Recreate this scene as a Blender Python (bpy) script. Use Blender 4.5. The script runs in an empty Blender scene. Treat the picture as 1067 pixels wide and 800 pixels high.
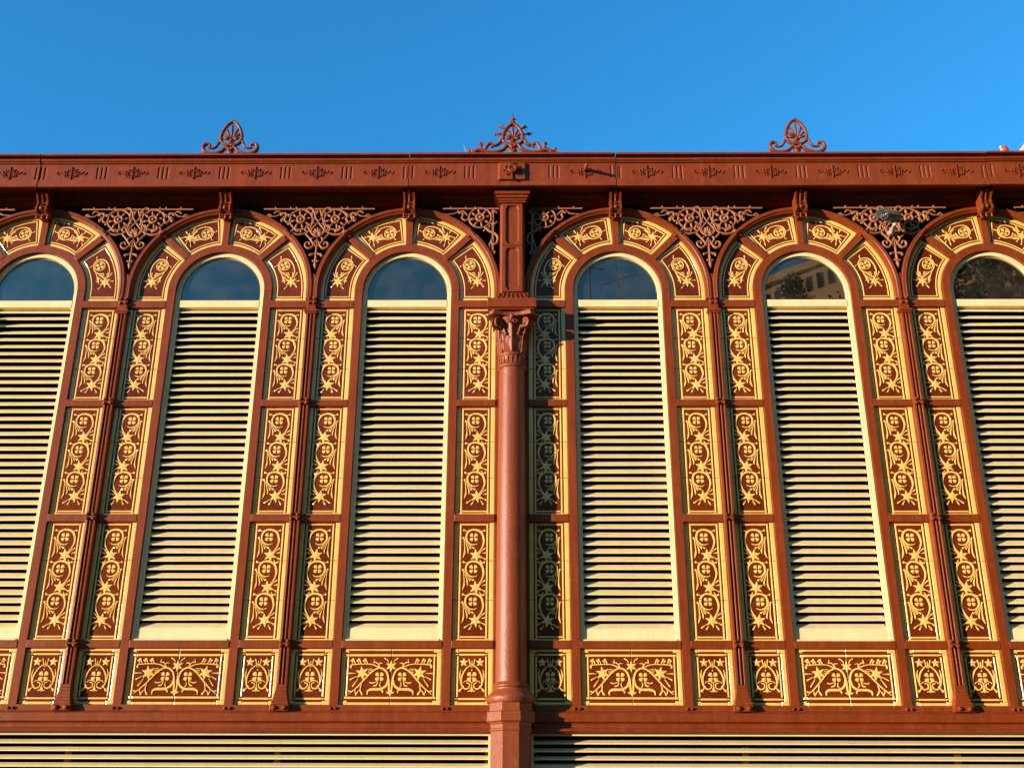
import bpy, math, random
from math import sin, cos, pi, radians, sqrt, atan2
random.seed(7)
scene = bpy.context.scene
COL = scene.collection

# ------------------------------------------------------------------ materials
def new_mat(name):
    m = bpy.data.materials.new(name); m.use_nodes = True
    nt = m.node_tree
    return m, nt, nt.nodes['Principled BSDF']

def paint(name, col, col2, rough=.45, scale=6, bump=.15, bscale=60, coat=0, spec=.5, wear=None, wear_amt=.0, rvar=.12, streak=0, ovar=0, drip=0, dripc=(0, 0, 0)):
    m, nt, b = new_mat(name); L = nt.links.new; N = nt.nodes.new
    tc = N('ShaderNodeTexCoord'); geo = N('ShaderNodeNewGeometry')
    oi = N('ShaderNodeObjectInfo')
    n1 = N('ShaderNodeTexNoise'); n1.inputs['Scale'].default_value = scale; n1.inputs['Detail'].default_value = 6
    n1.inputs['Roughness'].default_value = .65
    L(geo.outputs['Position'], n1.inputs['Vector'])
    r1 = N('ShaderNodeMapRange'); r1.inputs[1].default_value = .35; r1.inputs[2].default_value = .65
    L(n1.outputs['Fac'], r1.inputs[0])
    mx = N('ShaderNodeMix'); mx.data_type = 'RGBA'; mx.inputs[6].default_value = (*col, 1); mx.inputs[7].default_value = (*col2, 1)
    L(r1.outputs[0], mx.inputs[0])
    out = mx.outputs[2]
    if ovar:
        ro = N('ShaderNodeMapRange'); ro.inputs[3].default_value = 1-ovar; ro.inputs[4].default_value = 1+ovar
        L(oi.outputs['Random'], ro.inputs[0])
        vmx = N('ShaderNodeVectorMath'); vmx.operation = 'SCALE'; L(out, vmx.inputs[0]); L(ro.outputs[0], vmx.inputs['Scale']); out = vmx.outputs[0]
    if drip:
        mp2 = N('ShaderNodeMapping'); mp2.inputs['Scale'].default_value = (14, 14, 1.1); L(geo.outputs['Position'], mp2.inputs['Vector'])
        nd = N('ShaderNodeTexNoise'); nd.inputs['Scale'].default_value = 1; nd.inputs['Detail'].default_value = 7; nd.inputs['Roughness'].default_value = .7
        L(mp2.outputs[0], nd.inputs['Vector'])
        rd = N('ShaderNodeMapRange'); rd.inputs[1].default_value = .45; rd.inputs[2].default_value = .75; rd.inputs[3].default_value = 0; rd.inputs[4].default_value = drip
        L(nd.outputs['Fac'], rd.inputs[0])
        md = N('ShaderNodeMix'); md.data_type = 'RGBA'; md.inputs[7].default_value = (*dripc, 1)
        L(rd.outputs[0], md.inputs[0]); L(out, md.inputs[6]); out = md.outputs[2]
    if wear:
        n3 = N('ShaderNodeTexNoise'); n3.inputs['Scale'].default_value = scale * 4.5; n3.inputs['Detail'].default_value = 9
        n3.inputs['Roughness'].default_value = .75
        if streak:
            mp = N('ShaderNodeMapping'); mp.inputs['Scale'].default_value = (1, 1, streak)
            L(geo.outputs['Position'], mp.inputs['Vector']); L(mp.outputs[0], n3.inputs['Vector'])
        else:
            L(geo.outputs['Position'], n3.inputs['Vector'])
        r3 = N('ShaderNodeMapRange'); r3.inputs[1].default_value = .55; r3.inputs[2].default_value = .72; r3.inputs[4].default_value = wear_amt
        L(n3.outputs['Fac'], r3.inputs[0])
        m3 = N('ShaderNodeMix'); m3.data_type = 'RGBA'; m3.inputs[7].default_value = (*wear, 1)
        L(r3.outputs[0], m3.inputs[0]); L(out, m3.inputs[6]); out = m3.outputs[2]
    L(out, b.inputs['Base Color'])
    n2 = N('ShaderNodeTexNoise'); n2.inputs['Scale'].default_value = bscale; n2.inputs['Detail'].default_value = 5
    L(geo.outputs['Position'], n2.inputs['Vector'])
    bp = N('ShaderNodeBump'); bp.inputs['Strength'].default_value = bump; bp.inputs['Distance'].default_value = .01
    L(n2.outputs['Fac'], bp.inputs['Height']); L(bp.outputs[0], b.inputs['Normal'])
    rr = N('ShaderNodeMapRange'); rr.inputs[3].default_value = max(.03, rough - rvar); rr.inputs[4].default_value = rough + rvar
    L(n1.outputs['Fac'], rr.inputs[0]); L(rr.outputs[0], b.inputs['Roughness'])
    b.inputs['Coat Weight'].default_value = coat; b.inputs['Coat Roughness'].default_value = .08
    b.inputs['Specular IOR Level'].default_value = spec
    return m

BROWN = paint('brown_iron_paint', (.212, .036, .0055), (.165, .028, .004), .38, 3.5, .28, 90, spec=.27, wear=(.34, .10, .04), wear_amt=.4, ovar=.05, drip=.55, dripc=(.29, .068, .018))
COLM = paint('column_paint', (.245, .046, .008), (.200, .036, .006), .42, 3.0, .4, 70, spec=.5, wear=(.36, .12, .05), wear_amt=.45, drip=.55, dripc=(.31, .080, .026))
BROWN_DK = paint('brown_iron_paint_dull', (.255, .058, .022), (.20, .045, .018), .5, 5, .35, 70, spec=.35, wear=(.36, .13, .07), wear_amt=.5)
CASTW = paint('cast_iron_tracery', (.36, .135, .058), (.28, .095, .038), .5, 8, .35, 60, spec=.4, wear=(.48, .24, .12), wear_amt=.5)
CREAM = paint('cream_paint', (.80, .660, .350), (.74, .60, .30), .5, 2.5, .08, 50, spec=.3, wear=(.50, .38, .20), wear_amt=.3, ovar=.02, drip=.35, dripc=(.52, .38, .18))
POST_SHADE = paint('shaded_cream_post', (.22, .15, .05), (.18, .12, .04), .7, 6, .1, 50, spec=.1)  # cream posts behind the slats; their shade is put into this colour
TILE_B = paint('brown_tile_glaze', (.150, .026, .004), (.105, .015, .003), .26, 9, .3, 28, coat=.0, spec=.2, wear=(.22, .06, .010), wear_amt=.7, ovar=.18)
TILE_Y = paint('yellow_tile_glaze', (.90, .56, .15), (.80, .46, .10), .15, 9, .25, 16, coat=.2, rvar=.07, wear=(.90, .64, .24), wear_amt=.7, ovar=.06)
HALL_DARK = paint('hall_darkness', (.012, .011, .010), (.008, .008, .008), .9, 3, .0, 10, spec=.05)  # darkness of the unlit hall, put into near-black wall colour
GROUT = paint('dark_joint', (.05, .016, .008), (.04, .012, .006), .8, 8, .1, 60, spec=.1)
GREY = paint('camera_grey_metal', (.075, .078, .068), (.055, .058, .05), .35, 20, .05, 80, spec=.5)
PALE = paint('camera_pale_housing', (.40, .37, .28), (.33, .30, .23), .4, 20, .05, 80, spec=.5)
BLACKG = paint('camera_lens_black', (.01, .01, .012), (.01, .01, .01), .1, 20, 0, 80, spec=.5)
PINK = paint('pink_render', (.62, .34, .24), (.55, .29, .2), .8, 8, .3, 40, spec=.2)
REDC = paint('red_glazed_clay', (.45, .09, .04), (.38, .07, .03), .4, 18, .2, 60)
TAN = paint('tan_render', (.78, .54, .27), (.70, .47, .23), .85, .6, .3, 6, spec=.15)
WINDK = paint('dark_window', (.03, .025, .02), (.04, .03, .025), .35, 2, 0, 10)
BARK = paint('bark', (.12, .08, .05), (.08, .055, .035), .9, 5, .8, 20, spec=.1)
STONE = paint('granite_plinth', (.30, .27, .23), (.24, .22, .19), .75, 3, .4, 40, spec=.25, wear=(.18, .16, .14), wear_amt=.5)
PAVE = paint('paving', (.07, .065, .06), (.05, .048, .045), .85, .8, .4, 12, spec=.2, wear=(.15, .14, .13), wear_amt=.4)
METAL = paint('galvanised', (.25, .25, .25), (.2, .2, .2), .4, 10, 0, 40)

def leaf_mat(name, c1, c2):
    m, nt, b = new_mat(name); L = nt.links.new; N = nt.nodes.new
    g = N('ShaderNodeNewGeometry'); cr = N('ShaderNodeMix'); cr.data_type = 'RGBA'
    cr.inputs[6].default_value = (*c1, 1); cr.inputs[7].default_value = (*c2, 1)
    L(g.outputs['Random Per Island'], cr.inputs[0]); L(cr.outputs[2], b.inputs['Base Color'])
    b.inputs['Roughness'].default_value = .6
    return m
LEAF = leaf_mat('leaves', (.04, .065, .012), (.13, .15, .03))

def glass():
    m = bpy.data.materials.new('window_glass'); m.use_nodes = True; nt = m.node_tree; nt.nodes.clear()
    N = nt.nodes.new; L = nt.links.new
    o = N('ShaderNodeOutputMaterial'); g = N('ShaderNodeBsdfGlossy'); t = N('ShaderNodeBsdfTransparent')
    t.inputs['Color'].default_value = (.35, .38, .36, 1)
    g.inputs['Color'].default_value = (1, .72, .56, 1); g.inputs['Roughness'].default_value = .0
    lw = N('ShaderNodeFresnel'); lw.inputs['IOR'].default_value = 1.5
    mr = N('ShaderNodeMapRange'); mr.inputs[1].default_value = .03; mr.inputs[2].default_value = .5
    mr.inputs[3].default_value = .155; mr.inputs[4].default_value = .75
    L(lw.outputs[0], mr.inputs[0])
    geo = N('ShaderNodeNewGeometry'); n = N('ShaderNodeTexNoise'); n.inputs['Scale'].default_value = 1.3
    L(geo.outputs['Position'], n.inputs['Vector'])
    bp = N('ShaderNodeBump'); bp.inputs['Strength'].default_value = .03; bp.inputs['Distance'].default_value = .02
    L(n.outputs['Fac'], bp.inputs['Height']); L(bp.outputs[0], g.inputs['Normal'])
    # dust on the pane
    d = N('ShaderNodeBsdfDiffuse'); d.inputs['Color'].default_value = (.5, .42, .34, 1)
    n2 = N('ShaderNodeTexNoise'); n2.inputs['Scale'].default_value = 5; n2.inputs['Detail'].default_value = 8
    L(geo.outputs['Position'], n2.inputs['Vector'])
    m2 = N('ShaderNodeMapRange'); m2.inputs[1].default_value = .4; m2.inputs[2].default_value = .7; m2.inputs[3].default_value = .015; m2.inputs[4].default_value = .055
    L(n2.outputs['Fac'], m2.inputs[0])
    mx = N('ShaderNodeMixShader'); mx2 = N('ShaderNodeMixShader')
    L(mr.outputs[0], mx.inputs[0]); L(t.outputs[0], mx.inputs[1]); L(g.outputs[0], mx.inputs[2])
    L(m2.outputs[0], mx2.inputs[0]); L(mx.outputs[0], mx2.inputs[1]); L(d.outputs[0], mx2.inputs[2])
    L(mx2.outputs[0], o.inputs['Surface'])
    return m
GLASS = glass()

# ------------------------------------------------------------------ mesh builder
def crom(pts, n=6):
    out = []
    P = [pts[0]] + list(pts) + [pts[-1]]
    for i in range(1, len(P) - 2):
        p0, p1, p2, p3 = P[i-1], P[i], P[i+1], P[i+2]
        for k in range(n):
            t = k / n
            out.append(tuple(.5*((2*b)+(-a+c)*t+(2*a-5*b+4*c-d)*t*t+(-a+3*b-3*c+d)*t**3) for a, b, c, d in zip(p0, p1, p2, p3)))
    out.append(tuple(pts[-1]))
    return out

class MB:
    def __init__(s): s.v = []; s.f = []; s.m = []; s.sm = []; s.cur = 0; s.smooth = False; s.k = 0
    def add(s, vs, fs):
        b = len(s.v); s.v += [tuple(p) for p in vs]
        for f in fs: s.f.append([b+i for i in f]); s.m.append(s.cur); s.sm.append(s.smooth)
    def box(s, x0, x1, y0, y1, z0, z1):
        vs = [(x, y, z) for x in (x0, x1) for y in (y0, y1) for z in (z0, z1)]
        s.add(vs, [(0,1,3,2),(4,6,7,5),(0,4,5,1),(2,3,7,6),(0,2,6,4),(1,5,7,3)])
    def prism(s, poly, y0, y1):          # polygon in (x,z), counter clockwise seen from the front (-y)
        n = len(poly)
        vs = [(x, y0, z) for x, z in poly] + [(x, y1, z) for x, z in poly]
        fs = [tuple(range(n)), tuple(range(2*n-1, n-1, -1))] + [(i, i+n, (i+1) % n + n, (i+1) % n) for i in range(n)]
        s.add(vs, fs)
    def exz(s, prof, z0, z1, cx=0, cy=0, cap=True):   # closed profile (x,y) extruded in z
        n = len(prof)
        vs = [(cx+x, cy+y, z0) for x, y in prof] + [(cx+x, cy+y, z1) for x, y in prof]
        fs = [(i, (i+1) % n, (i+1) % n + n, i+n) for i in range(n)]
        if cap: fs += [tuple(range(n-1, -1, -1)), tuple(range(n, 2*n))]
        s.add(vs, fs)
    def exx(s, prof, x0, x1):            # closed profile (y,z) extruded in x
        n = len(prof)
        vs = [(x0, y, z) for y, z in prof] + [(x1, y, z) for y, z in prof]
        s.add(vs, [(i, i+n, (i+1) % n + n, (i+1) % n) for i in range(n)] + [tuple(range(n)), tuple(range(2*n-1, n-1, -1))])
    def arc(s, prof, cx, cz, a0, a1, n):  # closed profile (r,y) swept around (cx,cz), angles from +x
        k = len(prof); vs = []
        for i in range(n+1):
            a = a0+(a1-a0)*i/n
            for r, y in prof: vs.append((cx+r*cos(a), y, cz+r*sin(a)))
        fs = [(i*k+j, i*k+(j+1) % k, (i+1)*k+(j+1) % k, (i+1)*k+j) for i in range(n) for j in range(k)]
        fs += [tuple(range(k-1, -1, -1)), tuple(n*k+j for j in range(k))]
        s.add(vs, fs)
    def lathe(s, prof, cx, cy, n=32, a0=0, a1=2*pi, ph=0):
        k = len(prof); vs = []
        for i in range(n):
            a = ph+2*pi*i/n
            for r, z in prof: vs.append((cx+r*cos(a), cy+r*sin(a), z))
        s.add(vs, [(i*k+j, ((i+1) % n)*k+j, ((i+1) % n)*k+j+1, i*k+j+1) for i in range(n) for j in range(k-1)])
        s.add([(cx+prof[-1][0]*cos(ph+2*pi*i/n), cy+prof[-1][0]*sin(ph+2*pi*i/n), prof[-1][1]) for i in range(n)], [tuple(range(n))])
        s.add([(cx+prof[0][0]*cos(ph+2*pi*i/n), cy+prof[0][0]*sin(ph+2*pi*i/n), prof[0][1]) for i in range(n)], [tuple(range(n-1, -1, -1))])
    def tube(s, path, r, n=6, flat=1.0, close=False):   # path of 3D points, r number or list; flat = y squash
        m = len(path); vs = []
        for i, p in enumerate(path):
            a = path[max(0, i-1)]; b = path[min(m-1, i+1)]
            if close: a = path[(i-1) % m]; b = path[(i+1) % m]
            d = [b[j]-a[j] for j in range(3)]; l = sqrt(sum(q*q for q in d)) or 1; d = [q/l for q in d]
            up = (0, 1, 0) if abs(d[1]) < .9 else (1, 0, 0)
            u = [d[1]*up[2]-d[2]*up[1], d[2]*up[0]-d[0]*up[2], d[0]*up[1]-d[1]*up[0]]
            l = sqrt(sum(q*q for q in u)) or 1; u = [q/l for q in u]
            w = [d[1]*u[2]-d[2]*u[1], d[2]*u[0]-d[0]*u[2], d[0]*u[1]-d[1]*u[0]]
            rr = r[i] if isinstance(r, (list, tuple)) else r
            for k in range(n):
                t = 2*pi*k/n
                vs.append(tuple(p[j]+rr*(cos(t)*u[j]+sin(t)*w[j]*flat) for j in range(3)))
        mm = m if close else m-1
        fs = [(i*n+k, ((i+1) % m)*n+k, ((i+1) % m)*n+(k+1) % n, i*n+(k+1) % n) for i in range(mm) for k in range(n)]
        if not close: fs += [tuple(range(n)), tuple((m-1)*n+k for k in range(n-1, -1, -1))]
        s.add(vs, fs)
    def ball(s, c, r, n=8, fy=1):
        vs = []; fs = []
        h = n//2
        for i in range(h+1):
            t = pi*i/h
            for k in range(n):
                a = 2*pi*k/n
                vs.append((c[0]+r*sin(t)*cos(a), c[1]+r*fy*sin(t)*sin(a), c[2]+r*cos(t)))
        for i in range(h):
            for k in range(n): fs.append((i*n+k, (i+1)*n+k, (i+1)*n+(k+1) % n, i*n+(k+1) % n))
        s.add(vs, fs)
    # low relief on a panel: map (u,v) -> (x,z), relief height h -> y = y0-h
    def rib(s, P, y0, path, w, h=.006, smooth=True, ends=True):
        G = getattr(s, 'gain', 1.0); w = [q*G for q in w] if isinstance(w, (list, tuple)) else w*G
        s.k += 1; e = (s.k % 17)*.00007
        if smooth: path = crom(path, 5)
        m = len(path); vs = []
        W = []
        for i in range(m):
            if isinstance(w, (list, tuple)):
                t = i/(m-1)*(len(w)-1); j = min(int(t), len(w)-2); W.append(w[j]+(w[j+1]-w[j])*(t-j))
            else: W.append(w)
        for i, p in enumerate(path):
            a = path[max(0, i-1)]; b = path[min(m-1, i+1)]
            dx, dy = b[0]-a[0], b[1]-a[1]; l = sqrt(dx*dx+dy*dy) or 1; nx, ny = -dy/l, dx/l
            for o, hh in ((.5, -.001), (.3, h), (-.3, h), (-.5, -.001)):
                x, z = P(p[0]+nx*o*W[i], p[1]+ny*o*W[i]); vs.append((x, y0-hh-(e if hh > 0 else 0), z))
        fs = [(i*4+k+1, i*4+k, (i+1)*4+k, (i+1)*4+k+1) for i in range(m-1) for k in range(3)]
        s.add(vs, fs)
        if ends:
            for q in (0, -1):
                if W[q] > .004: s.dot(P, y0, path[q], W[q]*.5, h)
    def fan(s, P, y0, c, pts, hc, he=.003):
        s.k += 1; e = (s.k % 13)*.00009
        n = len(pts); x, z = P(*c); vs = [(x, y0-hc-e, z)]
        for p in pts: x, z = P(*p); vs.append((x, y0-he-e, z))
        for p in pts: x, z = P(*p); vs.append((x, y0+.001, z))
        s.add(vs, [(0, i+1, (i+1) % n+1) for i in range(n)] + [(i+1, i+1+n, (i+1) % n+1+n, (i+1) % n+1) for i in range(n)])
    def dot(s, P, y0, c, r, h=.006, n=10):
        s.fan(P, y0, c, [(c[0]+r*cos(2*pi*i/n), c[1]+r*sin(2*pi*i/n)) for i in range(n)], h+.001, h*.5)
    def star(s, P, y0, c, R, r, n=6, rot=pi/2, h=.009):
        s.fan(P, y0, c, [(c[0]+(R if i % 2 == 0 else r)*cos(rot+pi*i/n), c[1]+(R if i % 2 == 0 else r)*sin(rot+pi*i/n)) for i in range(2*n)], h, .004)
    def petal(s, P, y0, c, a, l, w, h=.007, r0=0):
        pts = []
        for t, q in ((0, .15), (.3, .6), (.6, 1), (.85, .8), (1, .25)):
            pts.append((r0+l*t, w*q*.5))
        pts = pts+[(x, -y) for x, y in reversed(pts)]
        R = [(c[0]+x*cos(a)-y*sin(a), c[1]+x*sin(a)+y*cos(a)) for x, y in pts]
        cc = (c[0]+(r0+l*.55)*cos(a), c[1]+(r0+l*.55)*sin(a))
        s.fan(P, y0, cc, R, h, .003)
    def ring(s, P, y0, c, r, w, h=.006, n=20):
        path = [(c[0]+r*cos(2*pi*i/n), c[1]+r*sin(2*pi*i/n)) for i in range(n+1)]
        s.rib(P, y0, path, w, h, smooth=False, ends=False)
    def quad4(s, P, y0, c, r, h=.006):
        for i in range(4):
            s.petal(P, y0, c, i*pi/2, r*.86, r*.74, h, r0=r*.12)
    def ring(s, P, y0, c, r, w, h=.006, n=20):
        path = [(c[0]+r*cos(2*pi*i/n), c[1]+r*sin(2*pi*i/n)) for i in range(n+1)]
        s.rib(P, y0, path, w, h, smooth=False, ends=False)
    def quad4(s, P, y0, c, r, h=.006):
        for i in range(4): s.petal(P, y0, c, pi/4+i*pi/2, r*.80, r*.80, h, r0=r*.18)
    def slab(s, P, y0, u0, u1, v0, v1, h, n=1, m=1, bev=.0065):   # bevelled raised patch
        s.k += 1; e = (s.k % 7)*.00006
        ST = ((0, -.001), (.0013, .0016), (.003, .0029), (.0055, .0038), (.009, .0042))
        def axis(a, c, k):
            f = min(1, (c-a)*.46/.009); q = [(a+o*f, hh) for o, hh in ST]; r = [(c-o*f, hh) for o, hh in ST][::-1]
            A, B = q[-1][0], r[0][0]
            return q+[(A+(B-A)*t/k, .0042) for t in range(1, k)]+r
        us = axis(u0, u1, n); vs_ = axis(v0, v1, m)
        vs = []; nu = len(us); nv = len(vs_)
        for i, (u, hu) in enumerate(us):
            for j, (v, hv) in enumerate(vs_):
                x, z = P(u, v); hh = min(hu, hv); vs.append((x, y0-hh*h/.004-(e if hh > 0 else 0), z))
        s.add(vs, [(i*nv+j, (i+1)*nv+j, (i+1)*nv+j+1, i*nv+j+1) for i in range(nu-1) for j in range(nv-1)])
    def mesh(s, name, mats, fix=True):
        me = bpy.data.meshes.new(name); me.from_pydata(s.v, [], s.f); me.update()
        for m in mats: me.materials.append(m)
        me.polygons.foreach_set('material_index', s.m); me.polygons.foreach_set('use_smooth', s.sm)
        if fix:
            import bmesh
            bm = bmesh.new(); bm.from_mesh(me); bmesh.ops.recalc_face_normals(bm, faces=bm.faces[:]); bm.to_mesh(me); bm.free()
        return me

def ob(name, me, parent=None, loc=(0, 0, 0), rot=(0, 0, 0), bevel=0, seg=2):
    o = bpy.data.objects.new(name, me); COL.objects.link(o)
    o.location = loc; o.rotation_euler = rot; o.parent = parent
    if bevel:
        b = o.modifiers.new('bevel', 'BEVEL'); b.width = bevel; b.segments = seg; b.limit_method = 'ANGLE'; b.angle_limit = radians(40)
        b.harden_normals = False
    return o

def thing(name, label, cat, loc=(0, 0, 0), group=None):
    o = bpy.data.objects.new(name, None); COL.objects.link(o); o.location = loc
    o['label'] = label; o['category'] = cat
    if group: o['group'] = group
    return o
def struct(o): o['kind'] = 'structure'; return o

I = lambda u, v: (u, v)

# ------------------------------------------------------------------ dimensions (metres)
HS = 6.80                       # springing height of the arches
PITCH = 1.965; X1 = 1.10
WX = [-X1-PITCH*2-2.2+.0, -X1-PITCH*2, -X1-PITCH, -X1, X1, X1+PITCH, X1+2*PITCH, X1+2*PITCH+2.2]
CX = [-X1*2-2*PITCH, 0, X1*2+2*PITCH]         # big columns
WX[0] = CX[0]-X1; WX[-1] = CX[2]+X1
PX = [-X1-1.5*PITCH, -X1-.5*PITCH, X1+.5*PITCH, X1+1.5*PITCH]   # colonnettes
BARS = [(6.605, 6.685), (5.508, 5.578), (4.322, 4.397), (3.127, 3.200)]
BEAM_T = 2.625
RO = .463; RJ = .548; RT = .934
XL, XR = WX[0]-X1, WX[-1]+X1
TREC = .030

bld = thing('market_building', 'rust-brown cast-iron market hall facade with cream louvred arched windows and ornamental yellow tiles', 'building')

# ------------------------------------------------------------------ tiles
def strip_mesh(H, mir):
    b = MB(); b.gain = 1.0; w = .1925; sg = -1 if mir else 1
    P = lambda u, v: (sg*u, v)
    b.cur = 2; b.box(-w, w, .004, .02, -H, 0)
    n = 3
    for k in range(n):
        v1 = -H*k/n-.0012; v0 = -H*(k+1)/n+.0012
        b.cur = 0; b.slab(I, .004, -w+.0005, w-.0005, v0, v1, .004, bev=.0012)
        b.cur = 1
        for q in (-1, 1):
            a, c = sorted((q*.1918, q*.149)); b.slab(I, 0, a, c, v0, v1, .004)
            a, c = sorted((q*.137, q*.119)); b.slab(I, 0, a, c, v0 if k < n-1 else v0+.012, v1 if k else v1-.012, .004)
    b.slab(I, 0, -.1185, .1185, -.030, -.014, .004); b.slab(I, 0, -.1485, .1485, -.006, -.001, .004)
    b.slab(I, 0, -.1185, .1185, -H+.026, -H+.042, .004); b.slab(I, 0, -.1485, .1485, -H+.001, -H+.016, .004)
    pit = .274*H; s = pit/.328
    for k in range(3):
        c = (-.002, -.130*H-k*pit)
        def T(x, y, c=c): return (c[0]+x*.00092, c[1]-y*.00099*s)
        b.quad4(P, 0, c, .046)
        b.rib(P, 0, [T(*q) for q in [(50,160),(86,112),(106,50),(98,-10),(72,-56),(20,-78),(-34,-72),(-70,-36),(-76,14),(-58,54),(-22,76),(14,78),(40,66)]], [.011,.017,.022,.024,.023,.022,.021,.018,.013,.007])
        b.rib(P, 0, [T(-50,62), T(-30,96), T(0,112)], [.008, .009, .012]); b.dot(P, 0, T(0, 112), .0105); b.rib(P, 0, [T(72,-60), T(90,-62), T(110,-74)], [.014, .010, .013]); b.dot(P, 0, T(112, -70), .0105)
        b.rib(P, 0, [T(-50,-70), T(-75,-62), T(-102,-78)], [.012, .008, .012]); b.dot(P, 0, T(-102, -70), .0095)
        b.rib(P, 0, [T(-74,40), T(-92,30), T(-104,8)], [.01, .009, .013]); b.dot(P, 0, T(-106, 8), .010)
        b.rib(P, 0, [T(-100,20), T(-96,70), T(-92,130), T(-94,170), T(-108,215)], [.011, .009, .012, .02, .005])
        b.rib(P, 0, [T(-84,50), T(-72,90), T(-58,130), T(-58,165)], [.009, .008, .017, .010])
        b.rib(P, 0, [T(-74,60), T(-50,95), T(-32,118)], [.008, .008, .016])
        st = T(28, 190)
        b.star(P, 0, st, .068, .030, 6, rot=pi/2+.15)
        for a, r0, r1 in ((.70, .06, .108), (.32, .06, .092), (-.35, .06, .094), (-.90, .055, .095), (pi+.55, .06, .115), (pi+.95, .055, .09)):
            if k < 2 and a > 3: continue
            b.rib(P, 0, [(st[0]+r0*cos(a), st[1]+r0*sin(a)), (st[0]+r1*cos(a), st[1]+r1*sin(a)-.004)], [.006, .017], smooth=False)
    return b.mesh('tile_strip', [TILE_B, TILE_Y, GROUT])

def square_mesh(H=.5):
    b = MB(); b.gain = 1.12; w = .1925
    b.cur = 2; b.box(-w, w, .004, .02, -H, 0)
    b.cur = 0; b.slab(I, .004, -w+.0005, w-.0005, -H+.0005, -.0005, .004)
    b.cur = 1
    for q in (-1, 1):
        a, c = sorted((q*.1918, q*.150)); b.slab(I, 0, a, c, -H+.036, -.036, .004)
        a, c = sorted((q*.138, q*.122)); b.slab(I, 0, a, c, -H+.072, -.068, .004)
        a, c = sorted((q*.1918, q*.122)); b.slab(I, 0, a, c, -.035, -.0015, .004); b.slab(I, 0, a, c, -H+.0015, -H+.035, .004)
        b.slab(I, 0, a, c, -.0555, -.047, .004); b.slab(I, 0, a, c, -H+.05, -H+.06, .004)
    b.slab(I, 0, -.121, .121, -.026, -.0015, .004); b.slab(I, 0, -.121, .121, -H+.0015, -H+.026, .004)
    b.slab(I, 0, -.121, .121, -.062, -.044, .004); b.slab(I, 0, -.121, .121, -H+.046, -H+.064, .004)
    C = (0, -.252)
    b.quad4(I, 0, C, .052); b.dot(I, 0, (0, -.192), .007)
    for q in (-1, 1):
        P = lambda u, v, q=q: (q*u*1.06, -.25+(v+.25)*1.06)
        b.star(P, 0, (.070, -.130), .040, .019, 5)
        b.rib(P, 0, [(.004,-.148),(.030,-.165),(.066,-.205),(.088,-.262),(.086,-.318),(.056,-.352),(.022,-.340),(.020,-.310),(.042,-.302)], [.006,.011,.014,.015,.015,.014,.011,.010,.010])
        b.rib(P, 0, [(.093,-.19),(.103,-.235),(.096,-.30)], [.004, .012, .006])
        b.rib(P, 0, [(.070,-.330),(.088,-.352),(.102,-.366)], [.010, .010, .022])
        b.rib(P, 0, [(.0,-.300),(.03,-.285),(.06,-.290),(.072,-.302)], [.008, .009, .008, .006])
        b.rib(P, 0, [(.012,-.168),(.018,-.135),(.024,-.108)], [.006, .009, .012])
        b.rib(P, 0, [(.004,-.345),(.012,-.368),(.030,-.37)], [.010, .012, .008])
    b.rib(I, 0, [(0,-.17),(0,-.14),(0,-.112)], [.005, .010, .006])
    b.rib(I, 0, [(0,-.305),(0,-.34),(0,-.378)], [.006, .010, .016])
    return b.mesh('tile_square', [TILE_B, TILE_Y, GROUT])

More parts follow.
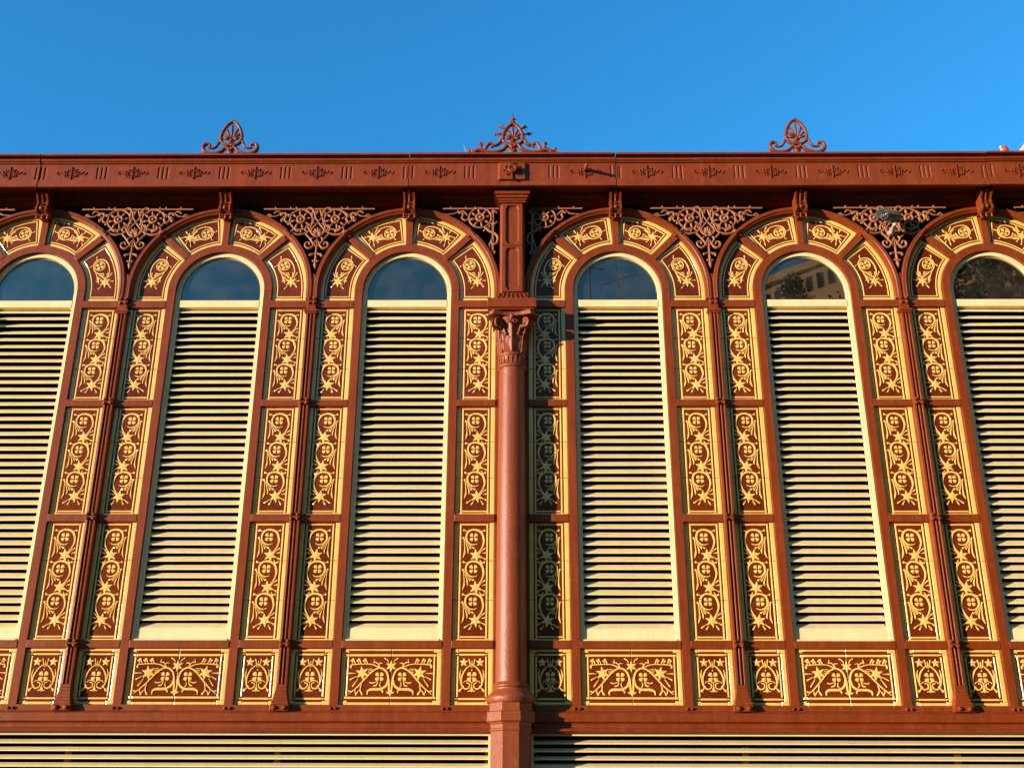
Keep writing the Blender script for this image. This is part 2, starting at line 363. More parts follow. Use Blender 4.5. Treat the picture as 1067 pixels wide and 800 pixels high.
def wide_mesh(H=.5, w=.452):
    b = MB(); b.gain = 1.15
    b.cur = 2; b.box(-w, w, .004, .02, -H, 0)
    for q in (-1, 1):
        P = lambda u, v, q=q: (q*u, v)
        b.cur = 0; b.slab(P, .004, .0015, w-.0005, -H+.0005, -.0005, .004)
        b.cur = 1
        b.slab(P, 0, .420, w-.001, -H+.04, -.036, .004)
        b.slab(P, 0, .388, .404, -H+.075, -.072, .004)
        b.slab(P, 0, .388, w-.001, -.035, -.0015, .004); b.slab(P, 0, .388, w-.001, -H+.0015, -H+.039, .004)
        b.slab(P, 0, .388, .4155, -.071, -.050, .004); b.slab(P, 0, .388, .4155, -H+.054, -H+.074, .004)
        b.slab(P, 0, .0015, .3875, -.020, -.0015, .004); b.slab(P, 0, .0015, .3875, -H+.0015, -H+.024, .004)
        b.slab(P, 0, .0015, .3875, -.070, -.050, .004); b.slab(P, 0, .0015, .3875, -H+.054, -H+.073, .004)
        def T(x, y): return (x*.00118, -.252-y*.00122)
        b.quad4(P, 0, T(88, 0), .046)
        b.rib(P, 0, [T(*p) for p in [(10,100),(16,20),(36,-38),(84,-64),(142,-40),(200,18),(252,72),(318,126)]], [.016,.016,.017,.016,.015,.014,.013,.006])
        b.rib(P, 0, [T(*p) for p in [(18,20),(34,66),(78,90),(140,92),(172,104),(176,128)]], [.016,.020,.022,.024,.018,.010])
        b.rib(P, 0, [T(*p) for p in [(60,116),(58,104),(84,92)]], [.008,.014,.012])
        b.rib(P, 0, [T(*p) for p in [(84,-64),(150,-90),(230,-92),(306,-86),(312,-70)]], [.013,.010,.010,.012,.018])
        for x in (196, 246, 292):
            b.rib(P, 0, [T(x-14, -92), T(x-4, -112), T(x+6, -126)], [.006, .012, .020])
            b.rib(P, 0, [T(x+16, -90), T(x+8, -104), T(x+20, -118)], [.005, .008, .014])
        b.star(P, 0, T(222, -26), .068, .030, 6, rot=.35)
        for (a, r0, r1) in ((-.02, .06, .118), (-.5, .06, .120), (-.95, .06, .14)):
            c = T(222, -26); b.rib(P, 0, [(c[0]+r0*cos(a), c[1]+r0*sin(a)), (c[0]+r1*cos(a), c[1]+r1*sin(a))], [.005, .013], smooth=False)
        for y in (-52, -40, -28):
            b.rib(P, 0, [T(140, y), T(160, y-6), T(178, y-2)], [.005, .008, .005])
        b.rib(P, 0, [T(226,58), T(232,96), T(216,126)], [.010,.011,.018]); b.rib(P, 0, [T(232,92), T(252,112), T(262,128)], [.008,.010,.016])
        b.rib(P, 0, [T(270,84), T(272,110), T(262,126)], [.006,.010,.012]); b.rib(P, 0, [T(262,84), T(296,106), T(320,104)], [.006,.010,.012])
        b.rib(P, 0, [T(98,36), T(110,62), T(128,66)], [.006,.014,.012]); b.rib(P, 0, [T(104,36), T(140,46), T(160,42)], [.006,.012,.010])
        b.rib(P, 0, [T(78,40), T(84,58), T(76,72)], [.006,.010,.010])
        b.rib(P, 0, [T(86,-66), T(96,-88), T(84,-100), T(68,-98)], [.010,.012,.010,.006]); b.rib(P, 0, [T(96,-90), T(120,-106), T(136,-104), T(130,-128)], [.008,.012,.010,.006])
        b.rib(P, 0, [T(20,-104), T(30,-122), T(50,-134)], [.006,.010,.012])
        b.rib(P, 0, [T(3,100), T(18,116), T(28,112)], [.010,.016,.008])
    b.cur = 1; b.star(I, 0, (0, -.158), .056, .024, 6); b.star(I, 0, (0, -.395), .034, .016, 4)
    return b.mesh('wide_tile', [TILE_B, TILE_Y, GROUT])

def arch_tile_mesh(a0, a1, mir):
    # local (s along the arch from the foot, rho radius)
    b = MB(); b.gain = .98; RM = .72
    n = 10; L = (a1-a0)*RM
    def P(s, r):
        a = a0+s/RM; x = r*cos(a); z = r*sin(a)
        return (x if mir else -x, z)
    r0, r1 = RJ+.002, .916
    b.cur = 2
    K = 12; vs = []
    b.cur = 0
    b.slab(P, .004, 0, L, r0, r1, .004, n=n)
    b.cur = 1
    e = .030*.72/.72
    g0, g1 = .002, L-.002
    b.slab(P, 0, g0, g1, r0, r0+.036, .004, n=n); b.slab(P, 0, g0, g1, r1-.040, r1, .004, n=n)
    b.slab(P, 0, g0, g0+.034, r0+.037, r1-.041, .004); b.slab(P, 0, g1-.034, g1, r0+.037, r1-.041, .004)
    b.slab(P, 0, g0+.044, g1-.044, r0+.046, r0+.060, .004, n=n); b.slab(P, 0, g0+.044, g1-.044, r1-.065, r1-.051, .004, n=n)
    b.slab(P, 0, g0+.044, g0+.058, r0+.061, r1-.066, .004); b.slab(P, 0, g1-.058, g1-.044, r0+.061, r1-.066, .004)
    c = (L*.635, .728)
    b.quad4(P, 0, c, .042); b.ring(P, 0, c, .052, .0125)
    def T(x, y): return (c[0]-y*.00108, c[1]-x*.00104)   # x to the inner side, y towards the foot
    b.rib(P, 0, [T(*q) for q in [(-52,120),(-80,70),(-84,10),(-62,-40),(-10,-64),(40,-48),(62,-8),(60,40),(30,72),(-6,82)]], [.012,.015,.016,.017,.016,.015,.014,.014,.013,.010])
    b.dot(P, 0, T(-12, 82), .011)
    b.rib(P, 0, [T(4,-62), T(0,-84), T(-8,-98)], [.012,.009,.016]); b.rib(P, 0, [T(52,-36), T(72,-34), T(88,-44)], [.010,.008,.014])
    b.rib(P, 0, [T(60,36), T(44,80), T(30,120), T(10,172)], [.010,.012,.026,.004]); b.rib(P, 0, [T(44,56), T(14,100), T(-10,104)], [.008,.010,.018])
    b.rib(P, 0, [T(24,84), T(0,116), T(-16,128)], [.008,.012,.016])
    st = (c[0]-.178, c[1]+.030)
    b.star(P, 0, st, .064, .027, 6, rot=.2)
    for a, q0, q1 in ((.75, .05, .115), (-.75, .05, .10), (.35, .055, .10), (pi*.5, .05, .085), (pi+.6, .05, .095), (pi-.6, .05, .08), (-1.3, .05, .09), (pi+1.2, .05, .105)):
        b.rib(P, 0, [(st[0]+q0*cos(a), st[1]+q0*sin(a)), (st[0]+q1*cos(a), st[1]+q1*sin(a))], [.006, .015], smooth=False)
    me = b.mesh('arch_tile', [TILE_B, TILE_Y, GROUT])
    return me

STR = {}
for i in range(3):
    H = BARS[i][0]-BARS[i+1][1]
    for mir in (False, True): STR[i, mir] = strip_mesh(H, mir)
SQ = square_mesh(BARS[3][0]-BEAM_T); WD = wide_mesh(BARS[3][0]-BEAM_T, RO-.002)
ga = math.asin(.036/.72)
AT = {}
for k, (a0, a1) in enumerate(((0.0, pi/4-ga), (pi/4+ga, pi/2-ga))):
    for mir in (False, True): AT[k, mir] = arch_tile_mesh(a0, a1, mir)
# rebuild the foot tiles so that they include the stilt (one tile from impost to the first radial bar)
def foot_tile(mir):
    b = MB(); b.gain = .98; RM = .72; ST = HS-6.685
    a1 = pi/4-ga; L = a1*RM; r0, r1 = RJ+.002, .916
    def P(s, r):
        if s < 0: x, z = r, s
        else:
            a = s/RM; x = r*cos(a); z = r*sin(a)
        return (x if mir else -x, z)
    g0, g1 = -ST+.002, L-.002; n = 14
    b.cur = 0; b.slab(P, .004, -ST, L, r0, r1, .004, n=n)
    b.cur = 1
    b.slab(P, 0, g0, g1, r0, r0+.036, .004, n=n); b.slab(P, 0, g0, g1, r1-.040, r1, .004, n=n)
    b.slab(P, 0, g0, g0+.036, r0+.037, r1-.041, .004); b.slab(P, 0, g1-.034, g1, r0+.037, r1-.041, .004)
    b.slab(P, 0, g0+.046, g1-.044, r0+.046, r0+.060, .004, n=n); b.slab(P, 0, g0+.046, g1-.044, r1-.065, r1-.051, .004, n=n)
    b.slab(P, 0, g0+.046, g0+.060, r0+.061, r1-.066, .004); b.slab(P, 0, g1-.058, g1-.044, r0+.061, r1-.066, .004)
    c = (L*.60, .722)
    b.quad4(P, 0, c, .044); b.ring(P, 0, c, .054, .0125)
    def T(x, y): return (c[0]-y*.00116, c[1]-x*.00104)
    b.rib(P, 0, [T(*q) for q in [(-40,140),(-74,90),(-84,20),(-66,-36),(-14,-64),(40,-50),(64,-8),(62,40),(34,74),(-4,86)]], [.012,.015,.016,.017,.016,.015,.014,.014,.013,.010])
    b.dot(P, 0, T(-10, 88), .011)
    b.rib(P, 0, [T(4,-62), T(0,-84), T(-14,-98)], [.012,.009,.016]); b.rib(P, 0, [T(52,-36), T(74,-34), T(92,-30)], [.010,.008,.014])
    b.rib(P, 0, [T(60,36), T(56,90), T(48,130), T(46,190)], [.010,.012,.028,.004]); b.rib(P, 0, [T(48,56), T(18,104), T(-14,108)], [.008,.010,.018])
    b.rib(P, 0, [T(26,90), T(2,120), T(-16,134)], [.008,.012,.016])
    st = (c[0]-.205, c[1]+.022)
    b.star(P, 0, st, .066, .028, 6, rot=.1)
    for a, q0, q1 in ((.75, .05, .115), (-.75, .05, .10), (.35, .055, .10), (-.35, .05, .10), (pi*.5, .05, .085), (pi+.75, .05, .10), (pi-.75, .05, .085), (-1.3, .05, .09)):
        b.rib(P, 0, [(st[0]+q0*cos(a), st[1]+q0*sin(a)), (st[0]+q1*cos(a), st[1]+q1*sin(a))], [.006, .015], smooth=False)
    return b.mesh('arch_tile', [TILE_B, TILE_Y, GROUT])
for mir in (False, True): AT[0, mir] = foot_tile(mir)

# ------------------------------------------------------------------ window surround (brown lattice)
def surround_mesh():
    b = MB(); d = .085
    b.smooth = False
    b.arc([(RO, 0), (RJ, 0), (RJ, d), (RO, d)], 0, HS, 0, pi, 40)
    for q in (-1, 1):
        x0, x1 = sorted((q*RO, q*RJ)); b.box(x0, x1, 0, d, BEAM_T-.02, HS-.0005)
        for z0, z1 in BARS:
            x0, x1 = sorted((q*(RJ+.0005), q*RT)); b.box(x0, x1, -.004, d, z0, z1)
    b.box(-RO+.0005, RO-.0005, -.006, d, BARS[3][0], BARS[3][1]-.004)    # sill
    for a in (pi/4, pi/2, 3*pi/4):
        c, s_ = cos(a), sin(a); w = .036
        pts = []
        for r, o in ((RJ-.004, -w), (.912, -w), (.912, w), (RJ-.004, w)):
            pts.append((r*c-o*s_, HS+r*s_+o*c))
        b.prism(pts, -.004, d)
    return b.mesh('window_surround', [BROWN])

def knob(b, x, y, z, r=.014):
    b.lathe_y = None
    n = 8; vs = []
    for k, (rr, yy) in enumerate(((r, 0), (r, -.012), (r*.6, -.022), (.001, -.025))):
        for i in range(n): vs.append((x+rr*cos(2*pi*i/n), y+yy, z+rr*sin(2*pi*i/n)))
    b.add(vs, [(k*n+i, k*n+(i+1) % n, (k+1)*n+(i+1) % n, (k+1)*n+i) for k in range(3) for i in range(n)])

def archivolt_mesh():
    b = MB()
    prof = [(.912, .06), (.912, -.030), (.927, -.034), (.931, -.042), (.938, -.048), (.944, -.044), (.968, -.044), (.975, -.034), (.975, .06)]
    b.arc(prof, 0, HS, 0, pi, 56)
    for q in (-1, 1):
        b.exz([(q*r, y) for r, y in prof], 6.69, HS-.0005)
    for a in (pi/4, 3*pi/4):
        c, s_ = cos(a), sin(a)
        for o in (-.026, 0, .026):
            knob(b, .950*c-o*s_, -.036, HS+.950*s_+o*c, .014)
        knob(b, .898*c, -.006, HS+.898*s_, .012)
    return b.mesh('archivolt', [BROWN])

def frame_mesh():
    b = MB(); r0 = RO-.044; y0, y1 = .036, .075
    b.arc([(r0, y0), (RO-.001, y0), (RO-.001, y1), (r0, y1)], 0, HS, 0, pi, 40)
    b.arc([(r0-.014, y0+.03), (r0+.0, y0+.03), (r0+.0, y1), (r0-.014, y1)], 0, HS, 0, pi, 40)
    zb = BARS[3][1]-.004
    for q in (-1, 1):
        x0, x1 = sorted((q*r0, q*(RO-.001))); b.box(x0, x1, y0, y1, zb, HS-.0005)
        x0, x1 = sorted((q*(RO-.001), q*(RO-.012))); b.box(x0, x1, y0-.012, y0-.0005, zb, HS-.0005)
    # transom below the pane
    b.box(-r0+.0005, r0-.0005, y0-.004, y1+.03, 6.625, 6.705)
    # sill apron board and sloping sill
    b.box(-r0+.0005, r0-.0005, y0+.004, y1, zb+.02, zb+.115)
    b.exx([(y0-.03, zb+.001), (y0-.03, zb+.008), (y0+.0035, zb+.026), (y1+.03, zb+.032), (y1+.03, zb+.001)], -RO+.03, RO-.03)
    return b.mesh('window_frame', [CREAM])

def pane_mesh():
    b = MB(); r = RO-.046; n = 36
    poly = [(r*cos(pi*i/n), HS+r*sin(pi*i/n)) for i in range(n+1)]
    poly = [(r, 6.70)]+poly+[(-r, 6.70)]
    poly = poly[::-1][::-1]
    b.prism(poly, .066, .072)
    return b.mesh('window_pane', [GLASS])

SP = .0795
def louvre_mesh(w, ztop, zbot, rise=.056, dep=.068, sp=SP, y0=.045, seed=1):
    rnd = random.Random(seed); b = MB(); z = zbot; t = .007
    while z+rise*.4 < ztop:
        tl = rnd.uniform(-.0022, .0022); tr = rnd.uniform(-.0022, .0022); dd = rnd.uniform(-.002, .002)
        top = min(z+rise, ztop+.02)
        prof = [(y0, z), (y0, z+.009), (y0+.004, z+.012), (y0+dep, z+rise+.006), (y0+dep, z+rise-.004), (y0+.007, z)]
        vs = [(-w, y+dd, q+tl) for y, q in prof]+[(w, y-dd, q+tr) for y, q in prof]; n = len(prof)
        b.add(vs, [(i, i+n, (i+1) % n+n, (i+1) % n) for i in range(n)]+[tuple(range(n)), tuple(range(2*n-1, n-1, -1))])
        z += sp
    return b.mesh('louvre', [CREAM])

SUR = surround_mesh(); AV = archivolt_mesh(); FR = frame_mesh(); PN = pane_mesh()
LV = [louvre_mesh(RO-.044, 6.60, BARS[3][1]+.108, seed=k) for k in range(3)]
for wi, x in enumerate(WX):
    ob('window_surround', SUR, bld, (x, 0, 0), bevel=.004)
    ob('archivolt', AV, bld, (x, 0, 0))
    fr = ob('window', FR, bld, (x, 0, 0), bevel=.003)
    ob('pane', PN, fr); ob('louvre', LV[wi % 3], fr)
    for q, mir in ((1, False), (-1, True)):
        xc = x+q*(RJ+RT)/2
        for i in range(3): ob('tile_strip', STR[i, mir], bld, (xc, TREC, BARS[i][0]))
        ob('tile_square', SQ, bld, (xc, TREC, BARS[3][0]))
        for k in (0, 1): ob('arch_tile', AT[k, q > 0], bld, (x, TREC, HS))
    ob('wide_tile', WD, bld, (x, TREC, BARS[3][0]))

# ------------------------------------------------------------------ colonnettes
def colonnette_meshes():
    pr = [(-.049, .06), (-.049, -.036), (-.026, -.040), (-.022, -.014), (-.012, -.014), (-.004, -.036), (.008, -.036), (.012, -.014), (.024, -.014), (.028, -.038), (.049, -.036), (.049, .06)]
    b = MB(); b.exz(pr, 2.80, 6.519)
    for z0, z1 in BARS[1:]:
        zc = (z0+z1)/2
        b.box(-.047, .047, -.048, 0, zc-.030, zc+.030)
        for dx in (-.030, .030):
            for dz in (-.020, .022): knob(b, dx, -.047, zc+dz, .017)
    shaft = b.mesh('colonnette', [BROWN])
    b = MB()
    b.box(-.060, .060, -.046, .05, 6.520, 6.538); b.box(-.072, .072, -.058, .05, 6.5385, 6.562); b.box(-.048, .048, -.036, .05, 6.5625, 6.600)
    b.box(-.046, .046, -.034, .05, 6.6005, 6.72)
    for dx in (-.026, .026): knob(b, dx, -.034, 6.640, .019); knob(b, dx, -.034, 6.688, .015)
    b.prism([(-.050, 6.7205), (.050, 6.7205), (.030, 6.80), (0.016, 6.98), (-.016, 6.98), (-.030, 6.80)], -.030, .05)
    cap = b.mesh('capital', [BROWN])
    b = MB()
    n = 6
    for i in range(n):       # stepped splayed foot
        z1 = 2.80-i*.030; w = .050+.028*(i/(n-1))**1.5; y = -.036-.030*(i/(n-1))
        b.box(-w, w, y, .05, z1-.030, z1)
    b.box(-.086, .086, -.070, .05, 2.565, 2.62)
    for dx in (-.046, .046): knob(b, dx, -.070, 2.592, .022)
    foot = b.mesh('foot', [BROWN])
    return shaft, cap, foot
SH, CP, FT = colonnette_meshes()
for x in PX:
    s = ob('colonnette', SH, bld, (x, 0, 0), bevel=.002, seg=1)
    ob('capital', CP, s, bevel=.004); ob('foot', FT, s, bevel=.004)

# ------------------------------------------------------------------ wall behind big columns
b = MB()
b.box(-.1655, .1655, .012, .06, BEAM_T, 6.9)
BP = b.mesh('column_back_plate', [BROWN])
for x in CX:
    ob('column_back_plate', BP, bld, (x, 0, 0), bevel=.003)

# ------------------------------------------------------------------ column
AY = -.065
def column_meshes():
    b = MB(); b.smooth = True
    b.lathe([(.142, 2.80), (.141, 3.4), (.138, 4.4), (.132, 5.2), (.126, 5.86)], 0, AY, 40)
    shaft = b.mesh('column', [COLM])
    b = MB(); b.smooth = True     # base
    b.lathe([(.214, 2.630), (.222, 2.650), (.224, 2.670), (.214, 2.695), (.196, 2.706), (.194, 2.712), (.178, 2.722), (.166, 2.742), (.160, 2.762), (.168, 2.766), (.172, 2.776), (.168, 2.787), (.150, 2.792), (.147, 2.806), (.142, 2.812), (.1415, 2.83)], 0, AY, 40)
    b.smooth = False
    def octa(pr): b.lathe([(r/cos(pi/8), z) for r, z in pr], 0, AY, 8, ph=pi/8)
    base = b.mesh('base', [COLM])
    b = MB()
    def octa(pr): b.lathe([(r/cos(pi/8), z) for r, z in pr], 0, AY, 8, ph=pi/8)
    octa([(.178, .25), (.178, 2.385), (.186, 2.392), (.186, 2.404), (.180, 2.410), (.180, 2.440), (.192, 2.462), (.213, 2.468), (.213, 2.548), (.204, 2.552), (.190, 2.555), (.190, 2.632)])
    octa([(.23, 0), (.23, .22), (.20, .26), (.17, .262)])
    ped = b.mesh('pedestal', [COLM])
    b = MB(); b.smooth = True     # capital
    b.lathe([(.128, 5.86), (.140, 5.870), (.144, 5.880), (.140, 5.892), (.131, 5.896), (.131, 5.985), (.140, 5.993), (.144, 6.003), (.140, 6.014), (.129, 6.02), (.129, 6.16), (.134, 6.24), (.150, 6.31), (.190, 6.385)], 0, AY, 40)
    b.smooth = False
    for i in range(20):
        a = 2*pi*i/20; c, s_ = cos(a), sin(a)
        b.tube([(.131*c, AY+.131*s_, 5.905), (.133*c, AY+.133*s_, 5.975)], .007, 5)
    # abacus with hollowed sides
    pts = []
    for k in range(4):
        a = pi/4+k*pi/2
        A0 = (.325*cos(a-.11), .325*sin(a-.11)); A1 = (.325*cos(a+.11), .325*sin(a+.11))
        pts += [A0, A1]
        m = a+pi/4
        pts += [(.232*cos(m-.42), .232*sin(m-.42)), (.205*cos(m-.18), .205*sin(m-.18)), (.205*cos(m+.18), .205*sin(m+.18)), (.232*cos(m+.42), .232*sin(m+.42))]
    pts = [(x*.93, y*.93) for x, y in pts]
    b.exz(pts, 6.392, 6.415, 0, AY); b.exz([(x*.96, y*.96) for x, y in pts], 6.418, 6.440, 0, AY)
    b.smooth = True
    for k in range(4):                       # corner volutes
        a = pi/4+k*pi/2; c, s_ = cos(a), sin(a)
        for side in (-1, 1):
            path = []
            for i in range(34):
                t = i/33; ang = -pi*.25+t*3.6*pi; R = .058*(1-t*.78)
                rr = .222+R*cos(ang)*-1*.9+.0; zz = 6.315+R*sin(ang)
                off = side*.026
                path.append((rr*c-off*s_, AY+rr*s_+off*c, zz))
            st = [(.135*c-side*.05*s_, AY+.135*s_+side*.05*c, 6.20), (.150*c-side*.04*s_, AY+.150*s_+side*.04*c, 6.26)]
            b.tube(path, [.016-.008*i/33 for i in range(34)], 7)
            b.tube(crom([st[0], st[1], (.17*c-side*.03*s_, AY+.17*s_+side*.03*c, 6.33), (.215*c-side*.026*s_, AY+.215*s_+side*.026*c, 6.378)], 4), .012, 6)
        b.ball((.222*c, AY+.222*s_, 6.315), .028, 8)
    def leaf(a, z0, z1, w, out, r0=.134, hook=.04):
        # acanthus leaf: curved blade with serrated edge and a middle rib
        n = 12; vs = []; fs = []
        for i in range(n+1):
            t = i/n; z = z0+(z1-z0)*min(1, t*1.12)-max(0, t-.86)*.22
            r = r0+out*t**2.2
            ww = w*(.45+.75*sin(pi*min(t*1.0, .95))**.8)*(1 if i % 2 == 0 else .78)*(1-.5*max(0, t-.7)/.3)
            for q, dr in ((-1, -.008), (-.5, .004), (0, .014), (.5, .004), (1, -.008)):
                th = a+q*ww/r; vs.append(((r+dr)*cos(th), AY+(r+dr)*sin(th), z))
        for i in range(n):
            for k in range(4): fs.append((i*5+k, i*5+k+1, (i+1)*5+k+1, (i+1)*5+k))
        b.add(vs, fs)
        b.tube([((r0+out*(i/8)**2.2+.012)*cos(a), AY+(r0+out*(i/8)**2.2+.012)*sin(a), z0+(z1-z0)*i/8) for i in range(9)], [.009-.0005*i for i in range(9)], 5)
    for k in range(8):
        a = k*pi/4
        leaf(a, 6.02, 6.15 if k % 2 else 6.19, .040, .018, r0=.128)
    for k in range(4):
        leaf(k*pi/2, 6.16, 6.375, .045, .055, r0=.130); leaf(k*pi/2+pi/4, 6.10, 6.25, .040, .050, r0=.130)
        a = k*pi/2
        for q in (-1, 1):                   # small inner scrolls crossing towards the middle of each side
            path = []
            for i in range(20):
                t = i/19; ang = pi/2+q*t*2.4*pi; R = .030*(1-.7*t)
                th = a+q*(.035)/.19+R*cos(ang)/.19; zz = 6.335+R*sin(ang)
                path.append((.192*cos(th), AY+.192*sin(th), zz))
            b.tube(path, .007, 5)
        b.ball((.205*cos(a), AY+.205*sin(a), 6.372), .026, 8)
    cap = b.mesh('capital', [COLM], fix=True)
    b = MB()   # impost slab, pilaster
    b.box(-.247, .247, -.312, .02, 6.458, 6.560); b.box(-.225, .225, -.290, .02, 6.4405, 6.4575)
    slab = b.mesh('impost_slab', [BROWN])
    b = MB(); ps = [(-.130, .04), (-.130, -.115), (-.108, -.140), (.108, -.140), (.130, -.115), (.130, .04)]
    b.exz(ps, 6.70, 7.7548)
    # raised chamfered panel frames
    def pframe(z0, z1):
        ow = .107; iw = .070; ch = .042
        O = [(-ow, z0), (ow, z0), (ow, z0+.03), (ow, z1-.03), (ow, z1), (-ow, z1), (-ow, z1-.03), (-ow, z0+.03)]
        Z0 = z0+.020; Z1 = z1-.020
        N = [(-iw+ch*.55, Z0), (iw-ch*.55, Z0), (iw, Z0+ch), (iw, Z1-ch), (iw-ch*.55, Z1), (-iw+ch*.55, Z1), (-iw, Z1-ch), (-iw, Z0+ch)]
        zm = (z0+z1)/2
        vs = [(x, -.160, z) for x, z in O]+[(x, -.160, z) for x, z in N]+[(x*.80, -.1405, zm+(z-zm)*.965) for x, z in N]+[(x*1.0, -.139, z) for x, z in O]
        fs = []
        for i in range(8):
            j = (i+1) % 8
            fs += [(i, j, j+8, i+8), (i+8, j+8, j+16, i+16), (i+24, j+24, j, i)]
        b.add(vs, fs)
    pframe(7.245, 7.748); pframe(6.705, 7.240)
    for z0, z1, w, y in ((7.755, 7.775, .142, -.175), (7.775, 7.798, .152, -.190), (7.798, 7.828, .168, -.210), (7.828, 7.862, .188, -.232), (7.862, 7.935, .140, -.15)):
        b.box(-w, w, y, .04, z0, z1)
    # flared foot with cross-hatched casting
    b.exx([(.04, 6.5605), (-.215, 6.5605), (-.205, 6.60), (-.165, 6.66), (-.142, 6.70), (.04, 6.70)], -.165, .165)
    for i in range(7):
        x = -.15+i*.05
        for q in (-1, 1):
            b.tube([(x-q*.022, -.218, 6.568), (x, -.210, 6.60), (x+q*.02, -.186, 6.640)], .006, 5)
        b.tube([(x*.9, -.186, 6.64), (x*.82, -.152, 6.69)], .007, 5)
        knob(b, x, -.205, 6.604, .010)
    pil = b.mesh('pilaster', [BROWN])
    return shaft, base, ped, cap, slab, pil
CM = column_meshes()
for x in CX:
    s = ob('column', CM[0], bld, (x, 0, 0))
    ob('base', CM[1], s); ob('pedestal', CM[2], s, bevel=.003); ob('capital', CM[3], s); ob('impost_slab', CM[4], s, bevel=.005)
    ob('pilaster', CM[5], bld, (x, 0, 0), bevel=.002, seg=1)

# ------------------------------------------------------------------ spandrel tracery
YG = -.012
def iron(b, pts, r=.0085, sm=True, y=YG, n=6):
    G = getattr(b, 'gain', 1.0); r = [q*G for q in r] if isinstance(r, (list, tuple)) else r*G
    p = [(q[0], y, q[1]) for q in pts]
    if sm: p = crom(p, 5)
    b.k += 1; e = (b.k % 5)*.0006
    p = [(q[0], q[1]+e, q[2]) for q in p]
    if isinstance(r, (list, tuple)):
        R = []
        for i in range(len(p)):
            t = i/(len(p)-1)*(len(r)-1); j = min(int(t), len(r)-2); R.append(r[j]+(r[j+1]-r[j])*(t-j))
        r = R
    b.tube(p, r, n, flat=1.3)
def iring(b, c, r, t=.008, a0=0, a1=2*pi, y=YG):
    t = t*getattr(b, 'gain', 1.0)
    n = max(10, int(abs(a1-a0)/(2*pi)*26))
    b.tube([(c[0]+r*cos(a0+(a1-a0)*i/n), y, c[1]+r*sin(a0+(a1-a0)*i/n)) for i in range(n if abs(a1-a0) > 6.2 else n+1)], t, 6, 1.3, close=abs(a1-a0) > 6.2)
def rosette(b, c, R=.115, n=8, rot=.2):
    iring(b, c, .040, .012, y=YG-.008); b.ball((c[0], YG-.015, c[1]), .020, 8)
    for i in range(n):
        a = rot+2*pi*i/n
        iron(b, [(c[0]+.045*cos(a), c[1]+.045*sin(a)), (c[0]+R*.75*cos(a), c[1]+R*.75*sin(a)), (c[0]+R*cos(a), c[1]+R*sin(a))], [.007, .010, .013, .006], sm=False)
def tracery_half(b, q, full=True):
    """one half of the tracery; local x=0 on the axis between the arches, z absolute"""
    def T(x, y): return (q*x/722., 7.768-(y-132)/640.)
    C = T(134, 212)
    rosette(b, C)
    iring(b, C, .122, .0080)
    for a in range(5):
        aa = -pi/2+(a-2)*.62; p0 = (C[0]+.122*cos(aa), C[1]+.122*sin(aa))
        iron(b, [p0, (p0[0]+.020*cos(aa+.5), p0[1]+.020*sin(aa+.5)), (p0[0]+.036*cos(aa), p0[1]+.036*sin(aa))], [.007, .011, .005])
    iron(b, [T(250,196), T(268,190), T(276,206), T(262,216)], [.007, .010, .010, .006]); iron(b, [T(300,150), T(330,148), T(350,164)], [.006, .010, .005])
    iron(b, [T(360,184), T(384,172), T(404,180)], [.005, .010, .004])
    # tendrils running out under the top rod
    iron(b, [T(212,205), T(236,232), T(262,214), T(252,176), T(290,160), T(330,184), T(430,186)], [.010, .009, .009, .010, .009, .007, .005])
    iron(b, [T(230,190), T(262,160), T(296,176), T(300,152)], [.006, .011, .010, .005]); iron(b, [T(262,214), T(284,222), T(290,200)], [.006, .012, .005])
    iron(b, [T(200,150), T(226,176), T(250,168)], [.006, .011, .006])
    for x in (176, 222, 340): b.ball((T(x, 124)[0], YG-.005, T(x, 118)[1]), .013, 6)
    if full:
        iron(b, [T(0,228), T(24,196), T(34,160), T(58,124), T(86,124), T(92,150), T(74,160)], [.007, .008, .010, .011, .010, .008, .006])
        iron(b, [T(8,138), T(26,186), T(48,250), T(58,296), T(30,332), T(8,345)], [.009, .008, .009, .010, .009, .008])
        iron(b, [T(0,232), T(26,262), T(46,288), T(36,322), T(0,344)], .0085)
        for a, l in ((pi/2, .062), (pi/2+.55*q, .058), (pi/2+1.1*q, .050), (pi/2+1.65*q, .042)):
            c = T(0, 325); iron(b, [c, (c[0]+l*.6*cos(a), c[1]+l*.6*sin(a)*1.25), (c[0]+l*cos(a), c[1]+l*sin(a)*1.25)], [.004, .009, .010], sm=False)
        # lower straps and scrolls
        iron(b, [T(60,250), T(84,262), T(96,292), T(76,306)], [.006, .010, .010, .006]); iron(b, [T(30,350), T(44,366), T(40,386)], [.006, .012, .006]); iron(b, [T(14,160), T(34,146), T(52,160), T(44,184)], [.007, .009, .009, .006])
        iron(b, [T(58,296), T(90,318), T(140,330), T(186,322), T(214,304)], [.009, .009, .011, .012, .010])
        iron(b, [T(92,322), T(62,352), T(28,396), T(10,420)], [.010, .009, .009, .008])
        iron(b, [T(8,372), T(24,410), T(52,436), T(84,424), T(86,396), T(62,388), T(54,408)], [.006, .010, .012, .012, .010, .008, .008])
        iron(b, [T(0,470), T(22,480), T(44,486), T(44,500)], [.006, .010, .013, .008]); iron(b, [T(2,528), T(16,536), T(24,526)], [.006, .010, .006])
        iron(b, [T(160,258), T(176,284), T(150,300), T(128,296)], [.006, .014, .012, .008])
    iring(b, T(206, 312), .016, .010)
    b.ball((T(206, 312)[0], YG-.012, T(206, 312)[1]), .016, 6)
